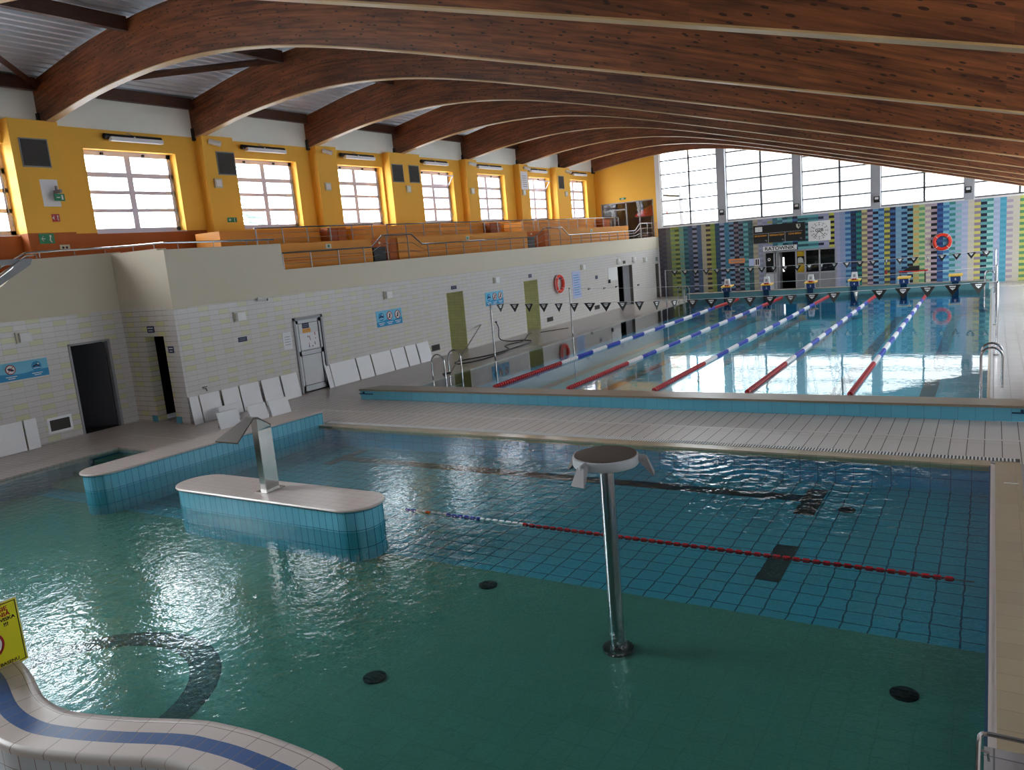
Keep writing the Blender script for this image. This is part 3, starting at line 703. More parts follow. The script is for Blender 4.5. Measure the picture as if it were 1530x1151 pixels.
# ladders
def ladder_at(name, label, xw, xd, ys, z0, ztop, zd, group='pool ladders'):
    """hoops stand across the pool edge: one leg in the water at xw, the other on the deck at xd"""
    t = thing(name, label, 'ladder', (xd, ys[0], zd), group)
    for y in ys:
        cx, rr = (xw+xd)/2, abs(xd-xw)/2; s_ = 1 if xd > xw else -1
        pts = [(xw, y, z0), (xw, y, ztop-rr)]+[(cx-s_*rr*math.cos(a), y, ztop-rr+rr*math.sin(a)) for a in [PI*i/10 for i in range(1, 10)]]+[(xd, y, ztop-rr), (xd, y, zd)]
        b = B(); b.tube(pts, .021, M['chrome'], 8); b.build('handrail', t, smooth=True)
    for z in (-.05, -.3):
        b = B(); b.box(xw-.04, xw+.04, ys[0], ys[1], z-.015, z+.015, M['steel']); b.build('rung', t)
    return t
ladder_at('pool_ladder', 'steel pool ladder at the near left corner of the lap pool, beside the parapet', -10.0, -10.42, (1.25, 2.0), -.4, .86, .18)
ladder_at('pool_ladder', 'steel pool ladder at the far left corner of the lap pool', -10.0, -10.3, (20.3, 21.0), -.4, .98, .2)
ladder_at('pool_ladder', 'steel pool ladder at the near right corner of the lap pool', 2.05, 2.38, (.95, 1.5), -.4, .98, .262)
ladder_at('pool_ladder', 'steel pool ladder at the far right corner by the last starting block', 1.95, 2.3, (20.2, 20.9), -.4, 1.0, .262)

# flag lines and their poles
def pole(x, y, ztop, z0, label, lean=0):
    t = thing('flag_pole', label, 'pole', (x, y, z0), 'steel poles of the flag lines')
    b = B(); b.tube([(x, y, z0), (x, y, ztop)], .024, M['chrome'], 8); b.build('tube', t, smooth=True)
    b = B(); b.tube([(x, y, z0), (x, y, z0+.04)], .06, M['steel'], 10); b.build('base_collar', t)
    b = B(); b.sphere((x, y, ztop), .03, M['steel']); b.build('cap', t)
XPL = -10.55
pole(XPL, 4.55, 1.84, .12, 'steel pole at the left pool edge under the blue sign, nearest the ladder')
pole(XPL, 9.75, 1.87, .12, 'steel pole at the left pool edge in front of the life ring')
pole(XPL, 19.4, 1.83, .12, 'farthest steel pole at the left pool edge, before the end wall')
pole(2.3, 4.55, 1.84, .262, 'steel pole at the right pool edge, nearest the camera')
pole(2.3, 9.75, 1.87, .262, 'steel pole at the right pool edge, middle one')
pole(2.3, 19.4, 1.86, .262, 'farthest steel pole at the right pool edge')
def flags(y, z, n, x0, x1, label, w_=.33, h_=.25, twist=()):
    t = thing('flag_line', label, 'bunting', (XPL, y, z), 'flag lines over the lap pool')
    def Z(x): u = (x-XPL)/(2.3-XPL); return z-.12*4*u*(1-u)
    b = B(); b.tube([(XPL+(2.3-XPL)*i/24, y, Z(XPL+(2.3-XPL)*i/24)) for i in range(25)], .006, M['white'], 5); b.build('cord', t)
    for i in range(n):
        x = x0+(x1-x0)*i/(n-1); zz = Z(x); a = random.Random(i*7+int(y)).uniform(-.35, .35)
        if i in twist: a = 1.35
        ca, sa = math.cos(a), math.sin(a)
        def Q(u, v, d): return (x+u*ca-d*sa, y+u*sa+d*ca, zz+v)
        b = B(); b.add([Q(-w_/2, 0, -.002), Q(w_/2, 0, -.002), Q(0, -h_, -.002), Q(-w_/2, 0, .002), Q(w_/2, 0, .002), Q(0, -h_, .002)], [(0, 1, 2), (3, 5, 4), (0, 3, 4, 1), (1, 4, 5, 2), (2, 5, 3, 0)], M['black'])
        p = b.build('pennant', t)
        e = B()
        for dd in (-.004, .004):
            e.quad(Q(-.065, -.03, dd), Q(.065, -.03, dd), Q(.06, -.055, dd), Q(-.06, -.055, dd), M['white'])
            for u in (-1, 1): e.quad(Q(u*.058, -.07, dd), Q(u*.03, -.07, dd), Q(u*.0, -.1, dd), Q(u*.0, -.125, dd), M['white'])
            e.quad(Q(0, -.065, dd), Q(.02, -.082, dd), Q(0, -.098, dd), Q(-.02, -.082, dd), M['white'])
        e.build('emblem', p)
flags(4.55, 1.86, 26, -10.2, 1.95, 'nearer line of black triangular pennants across the lap pool', twist=(0, 10, 11, 20))
flags(19.4, 1.84, 26, -10.1, 2.0, 'farther line of small black pennants in front of the end wall', .33, .25, twist=(6, 13, 18, 21))
fs_ = B(); fs_.tube([(XPL+(2.3-XPL)*i/20, 9.75, 1.85-.5*(i/20)*(1-i/20)) for i in range(21)], .005, M['white'], 5)
tag(fs_.build('false_start_rope'), 'thin pale rope stretched between the middle poles across the lap pool', 'rope')

# ================================================================ SMALL POOL
ZF = -.42
sp = B()
sp.box(-5.6, 2.2, -7.65, -3.1, ZF-.1, ZF, M['bluefloor']); sp.box(-13.6, -5.6, -7.65, -3.1, ZF-.1, ZF, M['bluefloor'])
sp.box(-13.6, 2.2, -13.6, -7.65, ZF-.1, ZF, M['greenfloor'])
sp.box(-13.55, 2.3, -3.1, -3.0, ZF-.1, -.06, M['basin_x']); sp.box(2.2, 2.24, -13.6, -3.1, ZF-.1, .0, M['basin_y'])
sp.box(-13.65, -13.55, -13.6, -5.75, ZF-.1, -.01, M['basin_y']); sp.box(-13.55, -10.9, -5.75, -5.65, ZF-.1, -.01, M['basin_x'])
sp.box(-13.6, 2.3, -13.7, -13.6, ZF-.1, .0, M['basin_x'])
def line(x0, x1, y0, y1): sp.box(x0, x1, y0, y1, ZF, ZF+.004, M['blackline'])
line(-8.75, .0, -4.1, -3.82); line(-8.97, -8.75, -4.42, -3.34); line(-.05, .22, -4.62, -3.5); line(0, .26, -6.82, -5.75)
N_ = 40
ri, ro, cx, cy = 1.1, 1.4, -5.15, -11.68
for i in range(N_):
    a0, a1 = 2*PI*i/N_, 2*PI*(i+1)/N_
    sp.add([(cx+r*math.cos(a), cy+r*math.sin(a), ZF+.004) for a in (a0, a1) for r in (ri, ro)], [(0, 1, 3, 2)], M['blackline'])
struct('floor', sp)
ws = B(); ws.add([(2.2, -3.1, -.02), (-13.55, -3.1, -.05), (-13.55, -13.6, -.05), (2.2, -13.6, -.05)], [(0, 1, 2, 3)], M['water_small'])
# the deck slab covers the far left corner of this sheet, so cut the sheet to the pool outline
ws = B(); ws.add([(2.2, -3.1, -.02), (-10.9, -3.1, -.02), (-10.9, -5.75, -.02), (-13.55, -5.75, -.02), (-13.55, -13.6, -.02), (2.2, -13.6, -.02)], [(0, 1, 2, 3, 4, 5)], M['water_small'])
o = ws.build('water'); o['kind'] = 'stuff'; tag(o, 'rippled green blue water of the small recreation pool', 'water')
for (x, y, lb) in ((-2.68, -10.13, 'dark round floor drain under water in the near left part of the small pool'), (-2.77, -8.02, 'dark round floor drain under water left of the mushroom fountain'), (1.64, -8.59, 'dark round floor drain under water near the right edge of the small pool'), (.58, -4.29, 'small floor drain under water near the far right corner of the small pool')):
    b = B(); b.disc((x, y, ZF+.008), .11, 'z', M['blackline'], .012)
    for q in (-.05, 0, .05): b.box(x-.09, x+.09, y+q-.006, y+q+.006, ZF+.012, ZF+.018, M['darksteel'])
    tag(b.build('floor_drain'), lb, 'drain', 'floor drains of the small pool')
# copings
cp = B(); cp.box(-10.25, 2.22, -3.17, -2.94, -.08, .006, M['coping']); cp.box(2.22, 2.24, -13.6, -3.1, 0.0, .012, M['curb']); cp.box(2.27, 2.56, -13.6, -2.95, -.06, .008, M['coping'])
cp.box(2.22, 2.27, -13.6, -3.1, -.06, .006, M['curb'])
cp.box(-13.80, -13.53, -13.6, -5.5, -.09, .008, M['decky']); cp.box(-13.55, -10.95, -5.77, -5.5, -.09, .008, M['decky'])
struct('trim_9', cp)
gr = B()
for i in range(int(12.8/.045)): gr.box(-10.25+i*.045, -10.25+i*.045+.022, -2.94, -2.78, .004, .012, M['white'])
gr.box(-10.3, 2.56, -2.95, -2.77, .002, .005, M['black'])
tag(gr.build('overflow_grating'), 'white slotted overflow grating along the far edge of the small pool', 'grating')
# entry steps at the left
st = B()
for k in range(3): st.box(-13.5, -11.2, -6.35-.45*k, -5.76-.0, ZF, -.12-.1*k, M['greenfloor'])
st.box(-13.0, -11.5, -6.4, -5.85, -.12, -.1, M['blackline'])
tag(st.build('entry_steps'), 'submerged dark steps into the small pool behind the long blue tiled wall', 'steps')

def stadium(x0, x1, yc, r, z0, z1, label, rot=0, cxy=None, name='pool_island'):
    pts = [(x1-r+r*math.cos(a), yc+r*math.sin(a)) for a in [-PI/2+PI*i/12 for i in range(13)]]+[(x0+r+r*math.cos(a), yc+r*math.sin(a)) for a in [PI/2+PI*i/12 for i in range(13)]]
    return pts
def island(pts, z0, z1, label, tilemat, topmat):
    cx_ = sum(p[0] for p in pts)/len(pts); cy_ = sum(p[1] for p in pts)/len(pts)
    t = thing('pool_island', label, 'pool island', (cx_, cy_, z0), 'raised tiled islands in the small pool')
    n = len(pts)
    # side tiles with a joint cut every 12 cm of outline, built as an uv-mapped band
    me = B(); me.prism(pts, 'z', z0, z1-.03, tilemat); o = me.build('tiled_side', t)
    mesh = o.data; uv = mesh.uv_layers.new(name='band'); 
    acc = [0]
    for i in range(n): a, c = pts[i], pts[(i+1) % n]; acc.append(acc[-1]+math.dist(a, c))
    for poly in mesh.polygons:
        if len(poly.vertices) != 4: continue
        ids = sorted(set(v % n for v in poly.vertices)); i0 = ids[0] if ids[1]-ids[0] == 1 else ids[1]
        for li in poly.loop_indices:
            vi = mesh.loops[li].vertex_index % n; u = acc[i0] if vi == i0 else acc[i0+1]
            uv.data[li].uv = (u, mesh.vertices[mesh.loops[li].vertex_index].co.z)
    def grow(d):
        out = []
        for i in range(n):
            a, c = Vector(pts[i-1]), Vector(pts[(i+1) % n]); tt = (c-a).normalized(); nn = Vector((tt.y, -tt.x)); p = Vector(pts[i])+nn*d; out.append((p.x, p.y))
        return out
    b = B(); b.prism(grow(.025), 'z', z1-.035, z1, topmat, topmat); b.build('top_slab', t)
    b = B(); b.tube([(p[0], p[1], z1-.018) for p in grow(.02)+[grow(.02)[0]]], .02, M['curb'], 6); b.build('rim', t, smooth=True)
    return t
def uvtile(name, col, grout):
    m, nt, b = newmat(name); g = N(nt); uv = g.n('ShaderNodeUVMap'); uv.uv_map = 'band'; q = g.xyz(uv.outputs[0])
    u = g.math('FRACT', g.math('DIVIDE', g.math('ADD', q[0], 10.0), .122)); v = g.math('FRACT', g.math('DIVIDE', g.math('ADD', q[1], 10.05), .245))
    gg = g.math('MAXIMUM', g.math('LESS_THAN', u, .06), g.math('LESS_THAN', v, .03))
    r = g.wn(g.vec(g.math('FLOOR', g.math('DIVIDE', g.math('ADD', q[0], 10.0), .122)), 1.0, 2.0))
    c = g.mix(r, col, (col[0]*.86, col[1]*.9, col[2]*.93, 1)); g.put(b.inputs['Base Color'], g.mix(gg, c, grout)); b.inputs['Roughness'].default_value = .2; return m
M['bandtile'] = uvtile('blue_band_tile', srgb(104, 184, 208), srgb(30, 92, 124))
M['islandtop'] = tiles('pinkish_island_top', 'xy', .25, .125, srgb(186, 174, 170), srgb(150, 138, 134), .004, var=.03, rough=.3)
island(stadium(-8.5, -4.65, -7.72, .36, 0, 0, ''), ZF, .3, 'rounded blue tiled island in the middle of the small pool, carrying the steel spout', M['bandtile'], M['islandtop'])
pts2 = [(-10.25, -3.02), (-10.95, -3.02), (-11.15, -7.6)]+[(-10.8+.35*math.cos(a), -7.65+.37*math.sin(a)) for a in [PI+PI*i/10 for i in range(1, 10)]]+[(-10.45, -7.6)]
island(pts2[::-1] if False else [(-10.25, -3.02), (-10.95, -3.02), (-11.2, -7.6)]+[(-10.83+.37*math.cos(a), -7.65+.37*math.sin(a)) for a in [PI+PI*i/10 for i in range(1, 10)]]+[(-10.46, -7.6)],
       ZF, .3, 'long blue tiled divider wall with rounded end at the far left of the small pool', M['bandtile'], M['islandtop'])

# steel water spout on the island
SX, SY = -6.66, -7.72
t = thing('water_spout', 'bent steel water curtain spout standing on the middle island', 'fountain', (SX, SY, .3))
# upright leans slightly, then folds over to a wide lip on the left
b = B(); b.box(SX-.06, SX+.06, SY-.1, SY+.14, .3, 1.2, M['spoutsteel'])
b.build('upright', t)
b = B(); b.box(SX-.12, SX+.12, SY-.16, SY+.2, .3, .312, M['spoutsteel']); b.build('base_plate', t)
b = B()
prof = [(SY+.14, 1.2, .06), (SY+.14, 1.25, .065), (SY-.08, 1.40, .075), (SY-.16, 1.41, .08), (SY-.60, 1.17, .23)]
vs = []
for (y, z, hw) in prof: vs += [(SX-.06-hw+.06, y, z), (SX+hw, y, z)]
vs2 = [(x, y+.0, z-.02) for x, y, z in vs]
fs = []
for k in range(4): fs += [(2*k, 2*k+1, 2*k+3, 2*k+2), (10+2*k, 10+2*k+2, 10+2*k+3, 10+2*k+1), (2*k, 2*k+2, 10+2*k+2, 10+2*k), (2*k+1, 10+2*k+1, 10+2*k+3, 2*k+3)]
fs += [(8, 9, 19, 18), (0, 10, 11, 1)]
b.add(vs+vs2, fs, M['darksteel']); b.build('flared_lip', t)
b = B(); b.add([(SX-.06, SY-.1, 1.2), (SX+.06, SY-.1, 1.2), (SX+.06, SY+.14, 1.2), (SX-.06, SY+.14, 1.2), (SX-.07, SY-.1, 1.385), (SX+.07, SY-.1, 1.385), (SX+.065, SY+.14, 1.24), (SX-.065, SY+.14, 1.24)],
           [(0, 1, 2, 3), (4, 7, 6, 5), (0, 4, 5, 1), (1, 5, 6, 2), (2, 6, 7, 3), (3, 7, 4, 0)], M['spoutsteel']); b.build('elbow', t)

# mushroom fountain
fx, fy = -.785, -8.8
t = thing('mushroom_fountain', 'round topped steel fountain post with three nozzles rising from the small pool', 'fountain', (fx, fy, ZF))
b = B(); b.tube([(fx, fy, ZF), (fx, fy, 1.42)], .068, M['chrome'], 24); b.build('post', t, smooth=True)
b = B(); b.tube([(fx, fy, ZF), (fx, fy, ZF+.03)], .15, M['darksteel'], 20); b.build('foot_flange', t)
b = B(); b.tube([(fx, fy, 1.415), (fx, fy, 1.425), (fx, fy, 1.50), (fx, fy, 1.506)], [.292, .3, .3, .29], M['rimgrey'], 40)
b.build('rim', t, smooth=True)
b = B(); b.disc((fx, fy, 1.509), .285, 'z', M['darksteel'], .008, 40); b.build('top_plate', t)
for an in (rad(163), rad(258), rad(20)):
    d = Vector((math.cos(an), math.sin(an), 0)); c0 = Vector((fx, fy, 1.47))+d*.27
    b = B(); b.tube([c0, c0+d*.07+Vector((0, 0, -.015))], .04, M['greysteel'], 12)
    p0 = c0+d*.07+Vector((0, 0, -.015)); p1 = p0+d*.085+Vector((0, 0, -.14)); sd_ = Vector((-d.y, d.x, 0)); up = Vector((0, 0, 1))
    nn = (p1-p0).normalized().cross(sd_).normalized()
    v = [p0+sd_*.036+nn*.036, p0-sd_*.036+nn*.036, p0-sd_*.036-nn*.036, p0+sd_*.036-nn*.036, p1+sd_*.07+nn*.008, p1-sd_*.07+nn*.008, p1-sd_*.07-nn*.008, p1+sd_*.07-nn*.008]
    b.add(v, [(3, 2, 1, 0), (4, 5, 6, 7), (0, 1, 5, 4), (1, 2, 6, 5), (2, 3, 7, 6), (3, 0, 4, 7)], M['greysteel']); b.sphere(p0, .042, M['greysteel'], 12, 8)
    b.build('nozzle', t, smooth=True)

# the small pool's rope
rope(-4.75, 1.95, -7.03, -.035, [(-4.75, -4.55, 'blue'), (-4.55, -4.4, 'floatwhite'), (-4.4, -4.3, 'orangefloat'), (-4.3, -4.05, 'floatwhite'), (-4.05, -3.5, 'blue'), (-3.5, -2.85, 'floatwhite'), (-2.85, 1.9, 'red')],
     'dark red lane rope stretched across the small pool in front of the mushroom fountain', axis='x', r=.026)
# curved wall of the near pool edge
CI = [(-7.4, -11.2), (-6.4, -11.6), (-5.7, -11.87), (-5.12, -12.02), (-4.64, -12.13), (-4.11, -12.3), (-3.75, -12.34), (-3.49, -12.3), (-3.09, -12.18), (-2.6, -12.0), (-2.3, -11.945), (-1.98, -11.92), (-1.5, -11.93), (-1.2, -11.98), (-.9, -12.1), (-.5, -12.4), (-.2, -12.9), (-.1, -13.6)]
def catmull(P, k=8):
    out = []
    for i in range(len(P)-1):
        p0, p1, p2, p3 = [Vector(P[max(0, min(len(P)-1, i+j))]) for j in (-1, 0, 1, 2)]
        for s_ in range(k):
            u = s_/k; out.append(.5*((2*p1)+(-p0+p2)*u+(2*p0-5*p1+4*p2-p3)*u*u+(-p0+3*p1-3*p2+p3)*u**3))
    out.append(Vector(P[-1])); return out
cc = catmull(CI)
def offs(d):
    out = []
    for i, p in enumerate(cc):
        tt = (cc[min(i+1, len(cc)-1)]-cc[max(i-1, 0)]).normalized(); nn = Vector((tt.y, -tt.x)); out.append(p+nn*d)
    return out
acc = [0]
for a, c in zip(cc, cc[1:]): acc.append(acc[-1]+(c-a).length)
def bandstrip(name, ds, zs, mat, parent):
    rows = [offs(d) for d in ds]; k = len(cc); vs = []; fs = []
    for r, z in zip(rows, zs): vs += [(p.x, p.y, z) for p in r]
    for j in range(len(ds)-1):
        for i in range(k-1): fs.append((j*k+i, j*k+i+1, (j+1)*k+i+1, (j+1)*k+i))
    me = bpy.data.meshes.new(name); me.from_pydata(vs, [], fs); uv = me.uv_layers.new(name='band')
    vv = [0]
    for j in range(1, len(ds)): vv.append(vv[-1]+math.hypot(ds[j]-ds[j-1], zs[j]-zs[j-1]))
    for poly in me.polygons:
        for li in poly.loop_indices:
            vi = me.loops[li].vertex_index; uv.data[li].uv = (acc[vi % k], vv[vi//k])
    me.materials.append(mat); o = bpy.data.objects.new(name, me); C.objects.link(o); me.polygons.foreach_set('use_smooth', [True]*len(me.polygons)); put(o, parent); return o
def bandmat(name, col, var, tw, joint=.004, cross=(), width=.006):
    m, nt, b = newmat(name); g = N(nt); uv = g.n('ShaderNodeUVMap'); uv.uv_map = 'band'; q = g.xyz(uv.outputs[0])
    u = g.math('DIVIDE', q[0], tw); fu = g.math('FRACT', u); gg = g.math('LESS_THAN', fu, width/tw)
    for c in cross: gg = g.math('MAXIMUM', gg, g.math('LESS_THAN', g.math('ABSOLUTE', g.math('SUBTRACT', q[1], c)), width/2))
    r = g.wn(g.vec(g.math('FLOOR', u), 2.0, 5.0)); k = g.math('MULTIPLY_ADD', r, 2*var, 1-var)
    s_ = g.n('ShaderNodeVectorMath', operation='SCALE'); s_.inputs[0].default_value = col[:3]; g.put(s_.inputs['Scale'], k)
    g.put(b.inputs['Base Color'], g.mix(gg, s_.outputs[0], srgb(120, 106, 100))); b.inputs['Roughness'].default_value = .3; return m
t = thing('curved_pool_wall', 'wavy raised pool wall at the bottom left, pale coping tiles with a cobalt stripe', 'pool wall', (-3.5, -12.3, 0))
k = len(cc)
i0, o0 = offs(0), offs(.45)
b = B(); b.add([(p.x, p.y, z) for z in (ZF, .27) for p in i0]+[(p.x, p.y, z) for z in (ZF, .27) for p in o0],
       [(i, i+1, k+i+1, k+i) for i in range(k-1)]+[(2*k+i, 3*k+i, 3*k+i+1, 2*k+i+1) for i in range(k-1)]+[(k+i, k+i+1, 3*k+i+1, 3*k+i) for i in range(k-1)], M['blueface_x'])
b.build('wall_body', t)
bandstrip('inner_coping', [-.015, 0, .055, .17], [.25, .297, .3, .3], bandmat('inner_coping_tile', srgb(196, 184, 180), .04, .245, cross=(.105,)), t)
bandstrip('cobalt_stripe', [.17, .295], [.3, .3], bandmat('cobalt_stripe_band', srgb(46, 86, 142), .1, .12), t)
bandstrip('outer_coping', [.295, .42], [.3, .3], bandmat('outer_coping_tile', srgb(200, 188, 184), .04, .245), t)
bandstrip('nosing', [.42, .445, .46, .455], [.3, .295, .275, .24], bandmat('nosing_tile', srgb(206, 200, 196), .03, .245), t)
bandstrip('outer_face', [.452, .453], [.24, -.3], bandmat('outer_face_tile', srgb(196, 206, 214), .03, .12, cross=(.12, .24)), t)
b = B(); b.prism([(p.x, p.y) for p in o0]+[(-.1, -14.2), (-13.6, -14.2), (-13.6, -11.3)], 'z', -.3, -.0, M['decky']); struct('floor', b)
b = B(); b.prism([(-.2, -13.0), (2.2, -13.0), (2.2, -14.2), (-.2, -14.2)], 'z', ZF, -.0, M['decky']); struct('floor', b)

# warning sign bottom left
t = thing('warning_sign', 'yellow warning sign with black border on the curved pool wall, cut by the left edge', 'sign', (-4.92, -12.2, .3))
b = B(); b.box(-4.935, -4.925, -12.46, -11.99, .27, .85, M['offwhite']); b.build('backing', t)
b = B(); b.box(-4.925, -4.922, -12.452, -11.998, .278, .842, M['signyellow']); p = b.build('yellow_face', t)
b = B()
for a in ((-12.442, -12.006, .288, .295), (-12.442, -12.006, .826, .833), (-12.442, -12.435, .288, .833), (-12.013, -12.006, .288, .833)): b.box(-4.921, -4.919, *a, M['black'])
b.build('border', p)
X1 = (0, 1, 0); Z1 = (0, 0, 1)
for w_, zz, sz, mt, al_, yy in (('ZABRANIA SIĘ', .785, .05, 'red', 'RIGHT', -12.075), ('SKAKANIA', .737, .05, 'red', 'RIGHT', -12.065), ('ZE STANOWISKA', .694, .042, 'black', 'RIGHT', -12.03), ('!!!', .648, .045, 'black', 'RIGHT', -12.09), ('DO NIECKI BASENU', .318, .038, 'black', 'RIGHT', -12.06)):
    text(w_, 'lettering', p, (-4.918, yy, zz), X1, Z1, sz, M[mt], al_, .001, 1.1)
cy_, cz_ = -12.27, .51
b = B(); b.disc((-4.9205, cy_, cz_), .118, 'x', M['paper'], .002, 40); b.torus((-4.919, cy_, cz_), .112, .010, (1, 0, 0), M['red'], 40, 6); b.tube([(-4.918, cy_-.075, cz_-.075), (-4.918, cy_+.075, cz_+.075)], .006, M['red'], 4)
b.build('pictogram', p)
b = B(); b.disc((-4.917, cy_+.03, cz_+.045), .018, 'x', M['black'], .003); b.tube([(-4.918, cy_+.03, cz_+.03), (-4.918, cy_+.0, cz_-.01), (-4.918, cy_-.04, cz_-.035)], [.014, .02, .012], M['black'], 6)
b.tube([(-4.918, cy_+.02, cz_+.02), (-4.918, cy_+.055, cz_-.005)], .007, M['black'], 5)
for dz in (.0, .022): b.tube([(-4.918, cy_-.08, cz_-.055-dz), (-4.918, cy_-.03, cz_-.045-dz), (-4.918, cy_+.02, cz_-.055-dz), (-4.918, cy_+.07, cz_-.045-dz)], .004, M['blue'], 5)
b.build('swimmer', p)

# landing at the bottom right with tubular frame and dark post
t = thing('landing_slab', 'pale tiled landing at the bottom right corner with a bent steel tube frame', 'platform', (2.4, -10.5, 0))
b = B(); b.box(2.2, 3.4, -13.4, -10.16, 0, .28, M['rdeck']); b.build('slab', t)
b = B(); b.tube([(2.172, -13.2, .34), (2.172, -11.5, .34), (2.172, -10.25, .34), (2.175, -10.17, .34), (2.19, -10.13, .34), (2.23, -10.12, .34), (3.3, -10.12, .34)], .014, M['chrome'], 8); b.build('tube_frame', t, smooth=True)
for y in (-10.3, -11.2, -12.1):
    b = B(); b.tube([(2.172, y, .34), (2.22, y, .33), (2.225, y, .27)], .008, M['chrome'], 6); b.build('frame_stay', t)
t = thing('dark_post', 'dark round post with foot plate cut by the right edge above the landing', 'post', (2.48, -10.3, .28))
b = B(); b.tube([(2.48, -10.3, .28), (2.48, -10.3, 1.25)], .03, M['darksteel'], 12); b.build('shaft', t)
b = B(); b.tube([(2.48, -10.3, .28), (2.48, -10.3, .3)], .06, M['black'], 14); b.build('foot', t)
# a small drain plate on the coping at the right
b = B(); b.box(2.36, 2.52, -3.95, -3.93, .008, .014, M['white']); b.box(2.45, 2.46, -3.93, -3.7, .008, .013, M['joint']); tag(b.build('joint_strip'), 'short white metal strip set in the sand coloured coping at the right edge', 'fitting')

# ================================================================ THINGS ON THE LOWER WALLS
def onwall(y0, y1, z0, z1, d, mat, x=XW): return B().box(x, x+d, y0, y1, z0, z1, mat)
# glazed service door, with a dark backing box added to block daylight under it
dk = B(); dk.box(XW-1.2, XW-1.1, -.3, 1.1, 0, 2.3, M['void']); dk.box(XW-1.1, XW-.25, -.3, -.2, 0, 2.3, M['void']); dk.box(XW-1.1, XW-.25, 1.0, 1.1, 0, 2.3, M['void']); dk.box(XW-1.1, XW-.25, -.3, 1.1, 2.2, 2.3, M['void']); dk.box(XW-1.1, XW, -.14, .94, -.1, 0, M['deck']); struct('wall_alcove', dk)
t = bpy.data.objects.new('door_1', None); C.objects.link(t); t.location = (XW, -.12, 0); t['kind'] = 'structure'
b = B()
for a in ((-.14, -.08, 0, 2.08), (.86, .94, 0, 2.08), (-.14, .94, 2.0, 2.08)): b.box(XW-.06, XW+.05, *a, M['alu'])
b.build('door_frame', t)
b = B(); 
for a in ((-.07, .02, .04, 2.0), (.76, .85, .04, 2.0), (-.07, .85, 1.9, 2.0), (-.07, .85, .04, .2), (-.07, .85, 1.02, 1.16)): b.box(XW-.03, XW+.03, *a, M['doorgrey'])
b.box(XW-.01, XW+.01, .02, .76, .2, 1.02, M['doorglass']); b.box(XW-.01, XW+.01, .02, .76, 1.16, 1.9, M['doorglass'])
b.build('door_leaf', t)
b = B()
for (a, c, d, e) in ((.02, .76, .2, 1.02), (.02, .76, 1.16, 1.9)):
    for q in ((a-.012, a, d, e), (c, c+.012, d, e), (a, c, d-.012, d), (a, c, e, e+.012)): b.box(XW+.0, XW+.034, *q, M['black'])
b.box(XW, XW+.055, .855, .862, 0, 2.0, M['black']); b.box(XW, XW+.04, -.08, .87, 0, .02, M['black']); b.build('gasket', t)
b = B(); b.tube([(XW+.03, .8, 1.05), (XW+.07, .8, 1.05), (XW+.07, .7, 1.05)], .01, M['chrome'], 6); b.build('door_handle', t)
def sign(y0, y1, z0, z1, label, x=XW, cat='sign', mat='darkblue', line=True, group=None, name='wall_sign'):
    s_ = thing(name, label, cat, (x, (y0+y1)/2, (z0+z1)/2), group)
    onwall(y0, y1, z0, z1, .012, M[mat], x).build('panel', s_)
    if line:
        b = B(); h = z1-z0; w_ = y1-y0
        for k in range(2): b.box(x+.012, x+.014, y0+w_*.12, y1-w_*(.12+.1*k), z1-h*(.32+.32*k)-h*.035, z1-h*(.32+.32*k)+h*.035, M['extgrey'])
        b.build('print', s_)
    return s_
sign(.18, .42, 1.76, 1.9, 'small navy notice on the service door, upper one', XW+.01); sign(.18, .46, 1.64, 1.75, 'small amber notice on the service door below the navy one', XW+.01, mat='gold')
s_ = sign(-.02, .72, 1.19, 1.62, 'large white safety picture sheet on the service door', XW+.012, 'poster', 'paper', False, name='poster')
b = B(); rr = random.Random(3)
for i in range(9): y = rr.uniform(.3, .7) if i < 24 else rr.uniform(.0, .3); z = rr.uniform(1.22, 1.58) if i < 24 else rr.uniform(1.2, 1.36); b.box(XW+.024, XW+.027, y, y+rr.uniform(.008, .03), z, z+rr.uniform(.03, .09), M[rr.choice(['black', 'darkblue', 'greysteel', 'red', 'black'])])
b.build('drawings', s_)
s_ = sign(-.56, -.25, 1.28, 1.74, 'white paper sheet taped to the tiles left of the service door', XW, 'notice', 'paper', False, name='paper_notice')
b = B()
for k in range(4): b.box(XW+.012, XW+.014, -.5, -.3, 1.4+.07*k, 1.415+.07*k, M['extgrey'])
b.build('print', s_)
sign(-1.99, -1.72, 1.70, 1.82, 'small navy sign low on the tiles left of the service door'); sign(7.3, 7.62, 2.2, 2.32, 'navy sign above the first olive doorway'); sign(12.74, 12.98, 2.2, 2.34, 'navy sign above the second olive doorway')
sign(19.05, 19.3, 1.66, 1.82, 'small dark sign between the blue notice and the far doorway'); sign(22.45, 22.75, 2.18, 2.32, 'small dark sign above the dark far doorway', mat='black'); sign(27.05, 27.35, 2.05, 2.27, 'dark green sign above the last narrow doorway', mat='needles')
sign(-14.75, -14.55, 0, 0, 'x') if False else None
for (x0, x1, z0, z1, lb) in ((-14.98, -14.72, 2.19, 2.35, 'navy sign above the doorway in the return wall'), (-14.3, -14.1, 1.7, 1.86, 'navy sign right of the doorway in the return wall')):
    s_ = thing('wall_sign', lb, 'sign', ((x0+x1)/2, YJ, (z0+z1)/2)); b = B(); b.box(x0, x1, YJ-.014, YJ, z0, z1, M['darkblue']); b.build('panel', s_)
    b = B(); b.box(x0+.03, x1-.03, YJ-.016, YJ-.014, z0+.1, z0+.12, M['white']); b.box(x0+.05, x1-.05, YJ-.016, YJ-.014, z0+.04, z0+.055, M['white']); b.build('print', s_)
